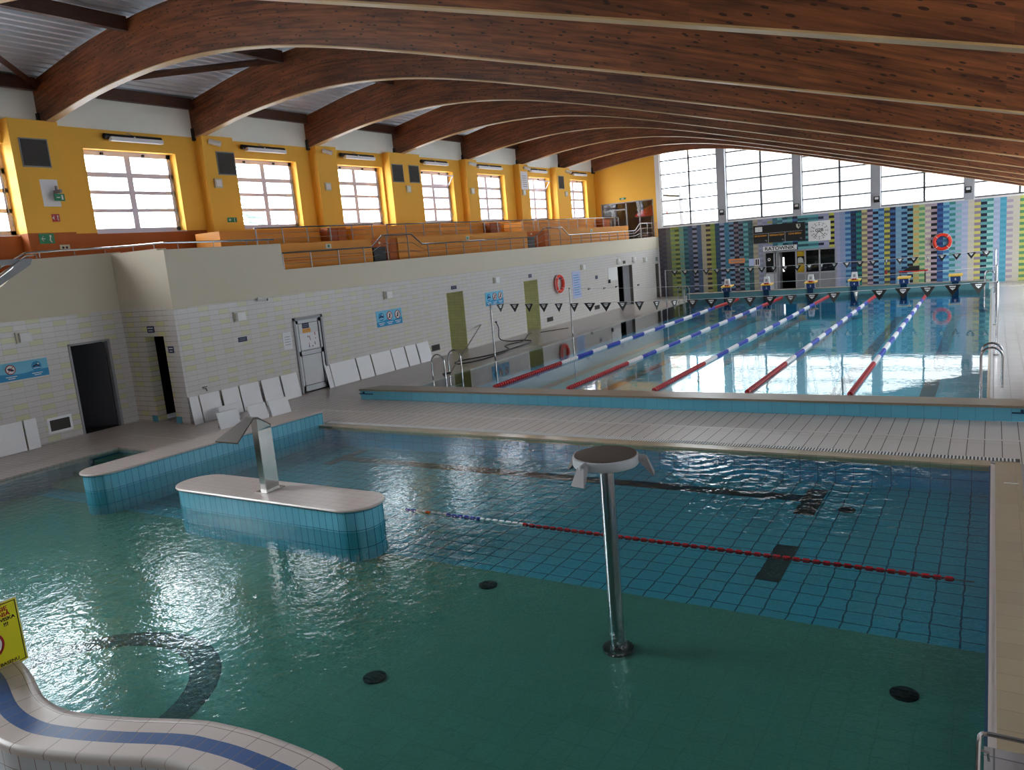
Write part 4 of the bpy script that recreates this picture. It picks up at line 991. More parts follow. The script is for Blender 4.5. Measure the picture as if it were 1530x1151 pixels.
# blue pictogram boards
def bluesign(y0, y1, z0, z1, label, x, icons):
    s_ = thing('pictogram_board', label, 'sign', (x, (y0+y1)/2, (z0+z1)/2), 'blue pictogram boards')
    onwall(y0, y1, z0, z1, .015, M['signblue'], x).build('panel', s_)
    b = B(); h = z1-z0; W_ = y1-y0
    vs = [(y0, z0), (y1, z0), (y1, z0+h*.42)]+[(y1-W_*i/10, z0+h*(.36+.05*math.sin(i*1.3))) for i in range(1, 10)]+[(y0, z0+h*.3)]
    b.prism(vs, 'x', x+.015, x+.017, M['signblue2']); b.build('wave', s_)
    for k, (fy, kind) in enumerate(icons):
        cy_ = y0+W_*fy; cz = z0+h*.62; r = h*.27; b = B()
        if kind == 'pool':
            b.disc((x+.019, cy_, cz), r, 'x', M['signblue2'], .004, 24); b.tube([(x+.023, cy_-r*.7, cz-r*.1), (x+.023, cy_, cz+r*.2), (x+.023, cy_+r*.6, cz-r*.05)], r*.16, M['darkblue'], 5); b.disc((x+.024, cy_+r*.4, cz+r*.4), r*.17, 'x', M['white'], .003, 10)
            b.box(x+.022, x+.024, cy_-r*.7, cy_+r*.7, cz-r*.5, cz-r*.38, M['white'])
        else:
            b.disc((x+.019, cy_, cz), r, 'x', M['white'], .004, 24); b.torus((x+.022, cy_, cz), r*.93, r*.09, (1, 0, 0), M['red'] if kind != 'navy' else M['darkblue'], 28, 5)
            if kind == 'slipper': b.prism([(cy_-r*.6, cz+r*.25), (cy_-r*.1, cz+r*.35), (cy_+r*.65, cz-r*.1), (cy_+r*.6, cz-r*.4), (cy_+r*.1, cz-r*.35), (cy_-r*.5, cz-r*.05)], 'x', x+.021, x+.024, M['darkblue'])
            else:
                b.disc((x+.023, cy_+r*.1, cz+r*.45), r*.16, 'x', M['black'], .003, 10); b.tube([(x+.023, cy_+r*.05, cz+r*.3), (x+.023, cy_, cz-r*.1), (x+.023, cy_-r*.3, cz-r*.5)], r*.13, M['black'], 5)
                b.tube([(x+.023, cy_, cz-r*.1), (x+.023, cy_+r*.25, cz-r*.5)], r*.1, M['black'], 5); b.tube([(x+.023, cy_, cz+r*.2), (x+.023, cy_+r*.4, cz)], r*.08, M['black'], 5)
            b.tube([(x+.025, cy_-r*.65, cz-r*.65), (x+.025, cy_+r*.65, cz+r*.65)], r*.06, M['red'], 4)
        b.build('pictogram', s_)
        b = B(); b.box(x+.017, x+.019, cy_-r*1.1, cy_+r*1.1, z0+h*.2, z0+h*.24, M['white']); b.box(x+.017, x+.019, cy_-r*.7, cy_+r*.7, z0+h*.1, z0+h*.14, M['white']); b.build('caption', s_)
bluesign(3.24, 4.46, 1.39, 1.88, 'blue pictogram board with three round pictures, right of the service door', XW, [(.18, 'pool'), (.5, 'dive'), (.82, 'run')])
bluesign(9.4, 10.65, 1.39, 1.89, 'blue pictogram board with three round pictures, behind the nearest left flag pole', XW, [(.18, 'pool'), (.5, 'dive'), (.82, 'run')])
bluesign(-7.3, -5.63, 1.53, 1.92, 'long blue board with crossed out slipper at the left edge of the picture', XA, [(.2, 'run'), (.52, 'slipper'), (.85, 'pool')])
# emergency lamps
def lamp(y, z, x, label):
    t = thing('wall_lamp', label, 'lamp', (x, y, z), 'square emergency lamps')
    onwall(y-.17, y+.13, z-.11, z+.13, .05, M['offwhite'], x).build('housing', t)
    b = B(); b.box(x+.05, x+.13, y-.13, y+.12, z-.09, z+.11, M['white']); b.build('diffuser', t)
lamp(-1.87, 2.33, XW, 'square wall lamp under the camera, left of the service door'); lamp(3.85, 2.33, XW, 'square wall lamp above the first three picture blue board')
lamp(10.2, 2.29, XW, 'square wall lamp above the second three picture blue board'); lamp(17.7, 2.3, XW, 'square wall lamp above the pale blue notice'); lamp(25.35, 2.22, XW, 'square wall lamp right of the dark far doorway')
lamp(-6.03, 2.42, XA, 'square wall lamp above the long blue board at the left edge')
for y, lb in ((21.75, 'oval white wall lamp left above the dark far doorway'), (23.75, 'oval white wall lamp right above the dark far doorway')):
    t = thing('oval_lamp', lb, 'lamp', (XW, y, 2.32), 'oval lamps by the far doorway'); b = B(); b.sphere((XW+.06, y, 2.32), .13, M['white'], 14, 8, 1.3); b.build('diffuser', t, smooth=True); onwall(y-.1, y+.1, 2.2, 2.44, .03, M['greysteel']).build('base', t)
# vents
for (y0, y1, z0, z1, x, lb) in ((-5.88, -5.32, .19, .55, XA, 'white framed dark vent grille low beside the open door at the left'), (5.84, 6.3, .23, .45, XW, 'low vent grille left of the first olive doorway'),
                                (14.0, 14.54, .22, .42, XW, 'low vent grille right of the second olive doorway'), (18.75, 19.3, .22, .43, XW, 'low vent grille under the small dark sign near the far doorway')):
    t = thing('vent_grille', lb, 'vent', (x, y0, z0)); onwall(y0, y1, z0, z1, .014, M['board'] if x == XA else M['greysteel'], x).build('frame', t)
    e = .055 if x == XA else .02
    onwall(y0+e, y1-e, z0+e, z1-e, .018, M['grille'], x).build('mesh', t)
# camera, tap, hooks, ring, notice, panel
t = thing('security_camera', 'small white security camera at the top of the tiled wall', 'camera', (XW, -1.13, 2.72)); b = B(); b.tube([(XW, -1.13, 2.72), (XW+.1, -1.13, 2.7)], .02, M['white'], 8); b.build('arm', t)
b = B(); b.tube([(XW+.06, -1.25, 2.72), (XW+.2, -1.08, 2.68)], .05, M['white'], 12); b.build('body', t); b = B(); b.disc((XW+.2, -1.08, 2.68), .035, 'x', M['black'], .02); b.build('lens', t)
t = thing('wall_tap', 'small steel wall tap above the leaning boards', 'tap', (XW, -3.21, .75)); b = B(); b.tube([(XW, -3.21, .76), (XW+.1, -3.21, .76), (XW+.13, -3.21, .7)], .018, M['chrome'], 8); b.build('body', t); b = B(); b.tube([(XW+.06, -3.28, .8), (XW+.06, -3.14, .8)], .012, M['chrome'], 6); b.build('handle', t)
for y, z, lb in ((18.2, 1.27, 'left one of the dark wall hooks right of the pale blue notice'), (19.91, 1.15, 'second dark wall hook from the left near the far doorway'), (21.34, 1.1, 'dark wall hook just left of the far doorway'), (24.23, .95, 'dark wall hook right of the far doorway')):
    t = thing('wall_hook', lb, 'hook', (XW, y, z), 'dark hooks on the left wall'); b = B(); b.disc((XW+.01, y, z), .05, 'x', M['black'], .02, 12); b.build('plate', t); b = B(); b.tube([(XW, y, z), (XW+.08, y, z), (XW+.09, y, z+.04)], .02, M['black'], 6); b.build('peg', t)
def lifering(c, axis, label, R_=.33, r=.075):
    t = thing('life_ring', label, 'life ring', c); b = B(); b.torus(c, R_, r, axis, M['ring'], 36, 10); b.build('ring', t, smooth=True)
    ax = Vector(axis).normalized(); u = Vector((0, 0, 1)); v = ax.cross(u); b = B(); pts = []
    for i in range(33):
        a = 2*PI*i/32; k = R_+r*(1.0+.25*abs(math.sin(2*a))); pts.append(Vector(c)+u*math.sin(a)*k+v*math.cos(a)*k+ax*.02)
    b.tube(pts, .01, M['white'], 5); b.build('grab_rope', t)
    for a in (PI/4, 3*PI/4, 5*PI/4, 7*PI/4):
        b = B(); p = Vector(c)+(u*math.sin(a)+v*math.cos(a))*R_; d = (u*math.cos(a)-v*math.sin(a)); b.torus(p, r+.006, .012, d, M['floatwhite'], 14, 5); b.build('band', t)
    b = B(); b.box(c[0]-.1 if abs(axis[1]) > .5 else c[0]-.05, c[0]+.1 if abs(axis[1]) > .5 else c[0]+.05, c[1]-(.05 if abs(axis[1]) > .5 else .1), c[1]+(.05 if abs(axis[1]) > .5 else .1), c[2]+R_-.12, c[2]+R_+.02, M['darkblue']); b.build('holder', t)
lifering((XW+.1, 15.2, 1.75), (1, 0, 0), 'orange red life ring hanging on the left tiled wall'); lifering((.16, YF-.09, 2.0), (0, 1, 0), 'orange red life ring hanging on the coloured end wall')
s_ = sign(16.62, 17.45, .96, 2.17, 'tall pale blue notice on the left wall beside the life ring', mat='lilac', cat='notice', line=False, name='wall_notice')
b = B()
for k in range(9): b.box(XW+.012, XW+.014, 16.72, 17.35-.07*(k % 3), 1.1+.11*k, 1.13+.11*k, M['signblue2'])
b.build('print', s_)
t = thing('control_panel', 'flush white panel with black handset left of the dark far doorway', 'panel', (XW, 21.1, 1.7)); onwall(20.5, 21.6, 1.45, 2.08, .02, M['white']).build('panel', t); onwall(20.5, 20.62, 1.35, 1.52, .08, M['black']).build('handset', t)
# leaning white boards
def board(y0, y1, label, x=XW, hgt=.66, out=.24, zt=.63, tilt=0, dx=0, group='white boards leaning on the wall'):
    b = B(); T = .02
    v = [(x+out+dx, y0-.1, .0), (x+out+dx, y1-.1, .0), (x+.02+dx, y1, zt), (x+.02+dx, y0, zt)]
    n = Vector((zt, 0, out)).normalized()*T
    v2 = [(p[0]+n.x, p[1], p[2]+n.z) for p in v]
    b.add(v+v2, [(3, 2, 1, 0), (4, 5, 6, 7), (0, 1, 5, 4), (1, 2, 6, 5), (2, 3, 7, 6), (3, 0, 4, 7)], M['board'])
    tag(b.build('leaning_board', loc=(x+out+dx, (y0+y1)/2, 0)), label, 'board', group)
bl = [(-3.66, -3.42, 'narrow white board at the left end of the row below the tap'), (-3.38, -2.82, 'white board second from the left in the row below the tap'), (-2.74, -2.24, 'white board third from the left behind the steel spout'),
      (-2.2, -1.6, 'white board fourth from the left, tilted beside a dark gap'), (-1.5, -.9, 'white board second from the service door on its left side'), (-.84, -.28, 'white board just left of the service door'),
      (.8, .96, 'narrow white board just right of the service door'), (1.0, 2.04, 'wide white board second to the right of the service door'), (2.1, 2.7, 'white board third to the right of the service door'), (2.76, 3.65, 'white board fourth to the right of the service door'),
      (3.7, 4.34, 'white board fifth to the right of the service door'), (4.4, 4.94, 'white board sixth to the right of the service door'), (5.0, 5.62, 'last white board on the right, beside the vent grille')]
for a, c, lb in bl: board(a, c, lb)
for a, c, xb, xt, lb in ((-3.98, -3.42, -12.45, -12.53, 'low white board standing foremost on the deck, partly hidden by the spout lip'), (-3.42, -2.9, -13.1, -13.18, 'low white board just behind the foremost one, in front of the wall row'),
                     (-3.22, -2.70, -12.32, -12.42, 'low white board behind the top of the steel spout'), (-2.66, -2.06, -12.26, -12.36, 'low white board at the right end of the front row, before the service door')):
    t = thing('propped_board', lb, 'board', (xb, (a+c)/2, 0), 'low white boards propped on the deck')
    b = B(); b.add([(xb, a, 0), (xb, c, 0), (xt, c, .37), (xt, a, .37), (xb-.03, a, 0), (xb-.03, c, 0), (xt-.03, c, .37), (xt-.03, a, .37)], [(3, 2, 1, 0), (4, 5, 6, 7), (0, 1, 5, 4), (1, 2, 6, 5), (2, 3, 7, 6), (3, 0, 4, 7)], M['board']); b.build('panel', t)
    b = B(); b.add([(xt-.03, a+.1, .28), (xt-.03, c-.1, .28), (xt-.16, c-.1, 0), (xt-.16, a+.1, 0)], [(0, 1, 2, 3)], M['board']); b.build('prop', t)
board(-7.5, -6.42, 'wide white board at the left edge of the picture', XA); board(-6.38, -6.12, 'narrow white board beside the vent at the left', XA)
# open grey door at the left and dim doorway leaves
t = bpy.data.objects.new('door_2', None); C.objects.link(t); t.location = (XA, -4.13, 0); t['kind'] = 'structure'
b = B(); 
for a in ((-5.11, -5.06, 0, 2.12), (-4.16, -4.1, 0, 2.12), (-5.11, -4.1, 2.08, 2.13)): b.box(XA-.1, XA+.02, *a, M['alu'])
b.build('door_frame', t)
b = B(); a0 = rad(200); d = Vector((math.cos(rad(215)), math.sin(rad(215)), 0)); n = Vector((-d.y, d.x, 0)); h0 = Vector((XA-.1, -4.17, 0))
def slab(p, d, n, L, z0, z1, T, mat): b.add([p+Vector((0, 0, z0)), p+d*L+Vector((0, 0, z0)), p+d*L+n*T+Vector((0, 0, z0)), p+n*T+Vector((0, 0, z0)), p+Vector((0, 0, z1)), p+d*L+Vector((0, 0, z1)), p+d*L+n*T+Vector((0, 0, z1)), p+n*T+Vector((0, 0, z1))], [(0, 3, 2, 1), (4, 5, 6, 7), (0, 1, 5, 4), (1, 2, 6, 5), (2, 3, 7, 6), (3, 0, 4, 7)], mat)
slab(h0, d, n, .85, .02, 2.05, .04, M['darkleaf'])
for z0, z1 in ((.15, .95), (1.1, 1.95)): slab(h0+d*.1-n*.006, d, n, .65, z0, z1, .05, M['darkleaf'])
b.build('door_leaf', t)
t = bpy.data.objects.new('door_3', None); C.objects.link(t); t.location = (XW-.2, 23.6, 0); t['kind'] = 'structure'
b = B(); b.box(XW-.2, XW-.16, 22.75, 23.58, .02, 2.05, M['greysteel']); b.build('door_leaf', t)
# hose and vacuum pole
hp = [(XW+.03, 9.95, .72), (XW+.12, 9.95, .5), (XW+.35, 9.6, .15), (XW+.7, 9.7, .03), (XW+1.2, 10.0, .02), (XW+1.7, 9.6, .02), (XW+1.9, 8.0, .02), (XW+1.9, 6.4, .02), (XW+1.5, 5.2, .02), (XW+1.9, 4.7, .02), (-11.7, 5.6, .02), (XW+2.0, 7.5, .02), (XW+1.2, 8.6, .02), (XW+1.3, 9.6, .03), (XW+.9, 10.6, .02), (XW+.5, 11.4, .02), (XW+.3, 12.1, .04)]
hc = B(); hq = []
for i in range(len(hp)-1):
    p0, p1, p2, p3 = [Vector(hp[max(0, min(len(hp)-1, i+j))]) for j in (-1, 0, 1, 2)]
    for s_ in range(6):
        u = s_/6; q = .5*((2*p1)+(-p0+p2)*u+(2*p0-5*p1+4*p2-p3)*u*u+(-p0+3*p1-3*p2+p3)*u**3); q.z = max(q.z, .02); hq.append(q)
hc.tube(hq, .02, M['rubber'], 6); t = thing('hose', 'black hose lying in loops on the deck by the left wall', 'hose', (XW+.03, 9.95, .02)); hc.build('tube', t, smooth=True)
b = B(); b.tube([(XW, 9.95, .74), (XW+.06, 9.95, .72)], .035, M['black'], 8); b.build('coupling', t)
t = thing('vacuum_pole', 'long pole leaning from the left wall down to the pool edge', 'pole', (-10.3, 1.7, .2)); b = B(); b.tube([(XW+.03, 8.9, .76), (-10.35, 1.95, .24)], .018, M['darksteel'], 8); b.build('shaft', t)
b = B(); b.tube([(-10.35, 1.95, .25), (-10.45, 1.75, .24), (-10.25, 1.6, .2)], .03, M['black'], 6); b.build('hook', t)
b = B(); b.tube([(XW+.6, 12.3, .02), (XW+1.3, 13.4, .03)], .015, M['rubber'], 6); tag(b.build('rod'), 'short dark rod lying on the deck by the second olive doorway', 'rod')

# ================================================================ GALLERY
def rail(pts, posts, label, x, n_mid, loc, z_off=(), r=.022, base=3.39):
    t = thing('railing', label, 'railing', loc, 'steel gallery railings'); b = B(); b.tube(pts, r, M['chrome'], 8); b.build('handrail', t, smooth=True)
    def Zat(y):
        for a, c in zip(pts, pts[1:]):
            if min(a[1], c[1]) <= y <= max(a[1], c[1]): return a[2]+(c[2]-a[2])*((y-a[1])/((c[1]-a[1]) or 1))
        return pts[-1][2]
    for y in posts:
        b = B(); b.tube([(x, y, base), (x, y, Zat(y))], .018, M['steel'], 6); b.build('post', t)
    for k in range(n_mid):
        f = (k+1)/(n_mid+1); b = B(); b.tube([(p[0], p[1], base+(p[2]-base)*f) for p in pts], .008, M['steel'], 5); b.build('mid_rail', t)
    return t
XR1 = XW-.06
rail([(XR1, y, z) for y, z in [(-.14, 3.83), (3.45, 3.83), (4.0, 4.17), (5.46, 4.17), (5.98, 3.83), (13.6, 3.82), (14.5, 4.16), (16.1, 4.15), (16.65, 3.81), (24.4, 3.80), (25.1, 4.16), (27.6, 4.15)]],
     [-.12, .9, 2.0, 3.1, 4.2, 5.25, 6.3, 7.35, 8.4, 9.5, 10.6, 11.65, 12.7, 13.8, 14.85, 15.9, 16.9, 17.95, 19.0, 20.05, 21.1, 22.15, 23.1, 24.2, 25.2, 26.2, 27.55], 'long steel railing along the front edge of the gallery with raised humps at the stairs', XR1, 2, (XR1, 13, 3.39))
ye2 = [((.0, 4.9), 'short upper steel railing in front of the first bleacher block'), ((5.55, 15.6), 'long upper steel railing in front of the middle bleacher block'), ((15.9, 24.9), 'upper steel railing in front of the far bleacher block')]
for (a, c), lb in ye2:
    n = max(2, round((c-a)/1.05)); rail([(-15.05, a, 4.57), (-15.05, c, 4.59)], [a+.05+(c-a-.1)*i/n for i in range(n+1)], lb, -15.05, 2, (-15.05, a, 4.12), base=4.12)
t = thing('railing', 'low steel handrail on top of the high parapet at the left', 'railing', (XA, -4.5, 4.15), 'steel gallery railings')
pth = [(XA-.1, -5.62, 4.25), (XA-.1, -4.7, 4.27), (XA-.1, YJ+.12, 4.28), (XW-.12, YJ+.12, 4.24), (XW-.12, -2.5, 4.22), (XW-.12, -.3, 4.20)]
b = B(); b.tube(pth, .024, M['chrome'], 8); b.build('handrail', t, smooth=True)
for p in ((XA-.1, -5.3, 4.13), (XA-.1, -4.5, 4.14), (XA-.1, -3.75, 4.15), (-15.2, YJ+.12, 4.12), (-14.4, YJ+.12, 4.12), (XW-.12, -3.2, 4.08), (XW-.12, -2.2, 4.08), (XW-.12, -1.2, 4.08), (XW-.12, -.5, 4.08)):
    b = B(); b.tube([p, (p[0], p[1], 4.23)], .01, M['steel'], 6); b.build('post', t)
# stair balustrade at far left
t = thing('stair_balustrade', 'sloping grey steel stair balustrade at the left edge of the gallery', 'balustrade', (XA+.03, -6, 3.6))
b = B(); x0, x1 = XA+.0, XA+.06
b.prism([(-5.55, 4.12), (-5.62, 3.98), (-6.6, 3.42), (-7.4, 2.96), (-7.4, 3.12), (-6.3, 3.74), (-6.0, 3.93), (-5.95, 4.0), (-6.4, 4.0), (-7.4, 4.0), (-7.4, 4.12)], 'x', x0, x1, M['greysteel']); b.build('frame', t)
b = B(); b.tube([(x1, -5.45, 4.12), (x1, -5.48, 4.2), (x1, -5.7, 4.16), (x1, -6.4, 3.74), (x1, -7.4, 3.15)], .018, M['chrome'], 8); b.build('handrail', t, smooth=True)
b = B(); b.tube([(XA-.05, -5.62, 4.25), (XA-.05, -6.3, 3.9), (XA-.05, -7.4, 3.3)], .018, M['chrome'], 8); b.build('handrail', t, smooth=True)

# bleacher tiers
TI = [(-.19, 4.5, 'near'), (5.9, 14.6, 'middle'), (16.7, 25.8, 'far')]
for a, c, nm in TI:
    t = thing('bleacher', 'orange two step bleacher block, '+{'near': 'nearest one beside the high parapet', 'middle': 'long middle one', 'far': 'farthest one near the glazed doors'}[nm], 'bleacher', (-15.5, (a+c)/2, 3.05), 'orange bleachers')
    b = B(); b.box(-16.25, -14.9, a, c, 3.05, 4.12, M['tier']); b.build('lower_tier', t)
    b = B(); b.box(XU+.35, -16.25, a, c, 3.05, 4.6, M['tier']); b.build('upper_tier', t)
    b = B(); b.box(-14.92, -14.86, a, c, 3.62, 3.64, M['orange']); b.build('seat_edge', t)
    yy = (a+c)/2-.2 if nm != 'near' else 2.6
    q = thing('row_marker', 'small white row marker plate on the '+nm+' bleacher front', 'marker', (-14.9, yy, 3.98), 'row markers'); b = B(); b.box(-14.89, -14.88, yy-.12, yy+.12, 3.9, 4.04, M['offwhite']); b.build('plate', q)
    b = B(); b.disc((-14.876, yy, 3.97), .045, 'x', M['green'], .004, 12); b.build('dot', q)
for y0, y1, lb in ((4.5, 5.9, 'orange stair block between the near and middle bleachers'), (14.6, 16.7, 'orange stair block between the middle and far bleachers')):
    t = thing('gallery_stair', lb, 'stairs', (-15.5, y0, 3.05)); b = B()
    for k in range(5): b.box(-15.5-.4*k, -15.1-.4*k-.4-.1 if k == 4 else -15.5-.4*k-.4, y0+.02, y1-.02, 3.05, 3.25+.25*k, M['orange'] if k % 2 else M['tier'])
    b.build('steps', t)
    b = B(); b.box(-15.1, -15.0, y0+.25, y0+.85, 3.05, 3.85, M['black']); b.build('black_void_panel', t)  # solid black panel, the dark of the stair void put into its colour
    b = B(); b.sphere((-14.98, y0+.55, 3.98), .04, M['offwhite'], 8, 6); b.build('step_light', t)
    b = B(); b.box(-16.1, -14.95, y0, y0+.12, 3.05, 4.12, M['tier']); b.build('stair_cheek', t)
    b = B(); b.box(-16.1, -14.95, y1-.4, y1, 3.05, 4.1, M['orange']); b.build('stair_cheek', t)
# red brown doors / boxes behind the upper railing
for y0, y1, lb in ((3.7, 4.55, 'red brown cabinet on the upper gallery step by the near stair'), (13.3, 14.2, 'red brown cabinet on the upper gallery step by the second stair'), (24.6, 25.6, 'red brown cabinet at the far end of the gallery')):
    t = thing('cabinet', lb, 'cabinet', (-16.4, y0, 4.12), 'red brown gallery cabinets'); b = B(); b.box(-16.24, -15.9, y0, y1, 4.12, 4.58, M['orange']); b.build('body', t); b = B(); b.box(-15.9, -15.88, y0+.03, (y0+y1)/2-.01, 4.15, 4.55, M['brownred']); b.build('door', t)
    b = B(); b.box(-15.9, -15.88, (y0+y1)/2+.01, y1-.03, 4.15, 4.55, M['orange']); b.build('door', t)
# pilaster fittings
XP = XU+.34
def gril(y0, y1, lb):
    t = thing('ventilation_grille', lb, 'vent', (XP, y0, 6.32), 'square dark grilles on the pilasters'); onwall(y0, y1, 6.3, 6.97, .02, M['greysteel'], XP).build('frame', t); onwall(y0+.03, y1-.03, 6.33, 6.94, .026, M['grille'], XP).build('mesh', t)
gril(-4.62, -3.95, 'square dark ventilation grille on the nearest pilaster'); gril(.94, 1.6, 'square dark grille touching the second full gallery window'); gril(8.96, 9.62, 'left one of the two dark grilles on the wide pilaster'); gril(9.98, 10.62, 'right one of the two dark grilles on the wide pilaster'); gril(22.55, 23.15, 'narrow dark grille on the last pilaster')
t = thing('framed_notice', 'framed pale notice sheet high on the sixth pilaster', 'notice', (XP, 18.95, 6.5)); onwall(18.62, 19.28, 6.2, 7.05, .02, M['frame'], XP).build('frame', t); onwall(18.66, 19.24, 6.24, 7.01, .024, M['paper'], XP).build('sheet', t)
b = B()
for k in range(6): b.box(XP+.024, XP+.026, 18.75, 19.15, 6.33+.1*k, 6.36+.1*k, M['extgrey'])
b.build('print', t)
for i, (y, lb) in enumerate(((.86, 'second'), (5.4, 'third'), (9.82, 'wide fourth'), (14.3, 'fifth'), (18.8, 'sixth'), (23.3, 'last'))):
    t = thing('junction_box', 'small white box fixed below eye level on the '+lb+' pilaster', 'box', (XP, y, 6.05), 'white boxes on the pilasters'); onwall(y-.13, y+.13, 5.92, 6.18, .06, M['offwhite'], XP).build('housing', t); onwall(y-.09, y+.09, 5.96, 6.14, .07, M['white'], XP).build('cover', t)
for i, (y, lb) in enumerate(((.82, 'second'), (5.42, 'third'), (14.3, 'fifth'), (19.05, 'sixth'), (23.5, 'last'))):
    t = thing('loudspeaker', 'small white loudspeaker under the arch on the '+lb+' pilaster', 'loudspeaker', (XP, y, 7.18), 'white loudspeakers under the arches'); b = B(); b.tube([(XP, y, 7.26), (XP+.1, y+.05, 7.24)], .02, M['greysteel'], 6); b.build('bracket', t)
    b = B(); b.tube([(XP+.02, y-.08, 7.24), (XP+.24, y+.16, 7.14)], .075, M['white'], 14); b.build('body', t)
# heater lamps over the windows
for i, (a, c) in enumerate([(-2.32, -.66), (2.12, 3.84), (6.48, 8.2), (11.13, 12.86), (15.05, 17.2), (19.82, 21.6), (24.5, 26.3)]):
    nm = ['first full', 'second full', 'third full', 'fourth full', 'fifth full', 'sixth full', 'last'][i]
    t = thing('window_lamp', 'long black backed tube lamp over the %s gallery window' % nm, 'lamp', (XU, (a+c)/2, 7.15), 'tube lamps over the gallery windows')
    b = B(); b.tube([(XU+.12, a, 7.2), (XU+.12, c, 7.2)], .07, M['black'], 10); b.build('housing', t)
    b = B(); b.box(XU+.12, XU+.26, a+.12, c-.02, 7.08, 7.18, M['white']); b.build('tube_cover', t)
    b = B(); b.tube([(XU, (a+c)/2, 7.22), (XU+.2, (a+c)/2, 7.2)], .03, M['offwhite'], 6); b.tube([(XU+.02, (a+c)/2-.1, 7.34), (XU+.14, (a+c)/2+.1, 7.22)], .01, M['greysteel'], 5); b.build('bracket', t)
# exit signs and small things near the left
def esign(y0, y1, z0, z1, x, label, mat='green'):
    t = thing('exit_sign' if mat == 'green' else 'fire_sign', label, 'sign', (x, y0, z0)); onwall(y0, y1, z0, z1, .015, M[mat], x).build('panel', t)
    b = B(); m_ = (y0+y1)/2; h = z1-z0
    b.tube([(x+.017, m_-.04-(y1-y0)*.25, z0+h*.5), (x+.017, m_-.04, z0+h*.5)], .01, M['white'], 4); b.tube([(x+.017, m_-(y1-y0)*.22, z0+h*.75), (x+.017, m_-.04-(y1-y0)*.25, z0+h*.5), (x+.017, m_-(y1-y0)*.22, z0+h*.25)], .01, M['white'], 4)
    b.build('arrow', t)
    b = B(); b.disc((x+.018, m_+(y1-y0)*.25, z0+h*.75), h*.1, 'x', M['white'], .004, 10); b.tube([(x+.018, m_+(y1-y0)*.25, z0+h*.65), (x+.018, m_+(y1-y0)*.2, z0+h*.35), (x+.018, m_+(y1-y0)*.3, z0+h*.12)], h*.06, M['white'], 4); b.build('running_figure', t)
esign(-4.56, -4.2, 4.5, 4.74, XP, 'green exit sign low on the nearest pilaster corner'); esign(1.02, 1.36, 4.92, 5.06, XP, 'green exit sign left of the second full gallery window')
esign(-4.16, -3.98, 5.02, 5.2, XP, 'small red and white fire sign on the nearest pilaster', 'red')
t = thing('paper_notice', 'white sheet on the nearest pilaster behind the hanging exit sign', 'notice', (XP, -4.1, 5.7)); onwall(-4.3, -3.88, 5.38, 6.02, .01, M['paper'], XP).build('sheet', t)
t = thing('exit_sign', 'green exit sign on a metal arm in front of the white sheet', 'sign', (XP, -4.0, 5.6)); b = B(); b.box(XP, XP+.3, -4.02, -3.97, 5.68, 5.76, M['greysteel']); b.box(XP+.1, XP+.14, -4.02, -3.97, 5.7, 5.86, M['greysteel']); b.build('arm', t)
b = B(); b.box(XP+.14, XP+.16, -4.1, -3.85, 5.5, 5.67, M['green']); b.build('panel', t); b = B(); b.tube([(XP+.165, -4.05, 5.58), (XP+.165, -3.97, 5.58)], .012, M['white'], 4); b.box(XP+.16, XP+.165, -3.93, -3.89, 5.53, 5.64, M['white']); b.build('arrow', t)
t = thing('socket_plate', 'yellow double socket plate below the nearest pilaster', 'socket', (XP, -4.3, 4.28)); onwall(-4.1, -3.86, 4.32, 4.46, .02, M['offwhite'], XP).build('plate', t)
b = B(); b.disc((XP+.022, -4.03, 4.39), .03, 'x', M['black'], .006, 12); b.disc((XP+.022, -3.94, 4.39), .03, 'x', M['black'], .006, 12); b.build('outlet', t)

# gallery end doors
t = bpy.data.objects.new('door_5', None); C.objects.link(t); t.location = (-17.3, YF, 3.05); t['kind'] = 'structure'
b = B(); fx_ = [-17.3, -15.78, -15.0, -14.16]
for x in fx_: b.box(x, x+.07, YF+.02, YF+.1, 3.05, 5.5, M['alu'])
for z in (3.05, 5.05, 5.44): b.box(-17.3, -15.72, YF+.02, YF+.1, z, z+.07, M['alu'])
b.box(-15.78, -14.1, YF+.02, YF+.1, 5.44, 5.5, M['alu']); b.box(-16.55, -16.48, YF+.02, YF+.1, 3.05, 5.05, M['alu']); b.build('door_frame', t)
b = B(); b.box(-17.28, -14.12, YF+.055, YF+.067, 3.07, 5.46, M['glass']); b.build('pane', t)
b = B(); b.tube([(-16.6, YF-.02, 3.9), (-16.6, YF-.02, 4.9)], .015, M['chrome'], 6); b.build('door_handle', t)
rm = B(); rm.box(-18.2, -13.6, YF+3.5, YF+3.6, 3.0, 6, M['extgrey']); rm.box(-18.2, -13.6, YF+.3, YF+3.5, 2.95, 3.05, M['extgrey']); rm.box(-18.3, -18.2, YF+.3, YF+3.5, 3, 6, M['beige']); rm.box(-13.9, -13.8, YF+.3, YF+3.5, 3, 6, M['beige']); rm.box(-18.2, -13.8, YF+.3, YF+3.5, 5.6, 5.7, M['beige']); struct('wall_alcove', rm)
t = thing('parasol', 'red and white parasol behind the glazed gallery doors', 'parasol', (-14.75, YF+1.3, 3.05)); b = B(); b.tube([(-14.75, YF+1.3, 3.05), (-14.75, YF+1.3, 5.2)], .025, M['white'], 8); b.build('pole', t)
b = B(); n = 8; vs = [(-14.75, YF+1.3, 5.25)]+[(-14.75+1.0*math.cos(2*PI*i/n), YF+1.3+1.0*math.sin(2*PI*i/n), 4.75) for i in range(n)]
for i in range(n): b.add([vs[0], vs[1+i], vs[1+(i+1) % n], (vs[1+i][0], vs[1+i][1], 4.6), (vs[1+(i+1) % n][0], vs[1+(i+1) % n][1], 4.6)], [(0, 1, 2), (1, 3, 4, 2)], M['umbred'] if i in (0, 5, 6, 7) else M['paper'])
b.build('canopy', t)
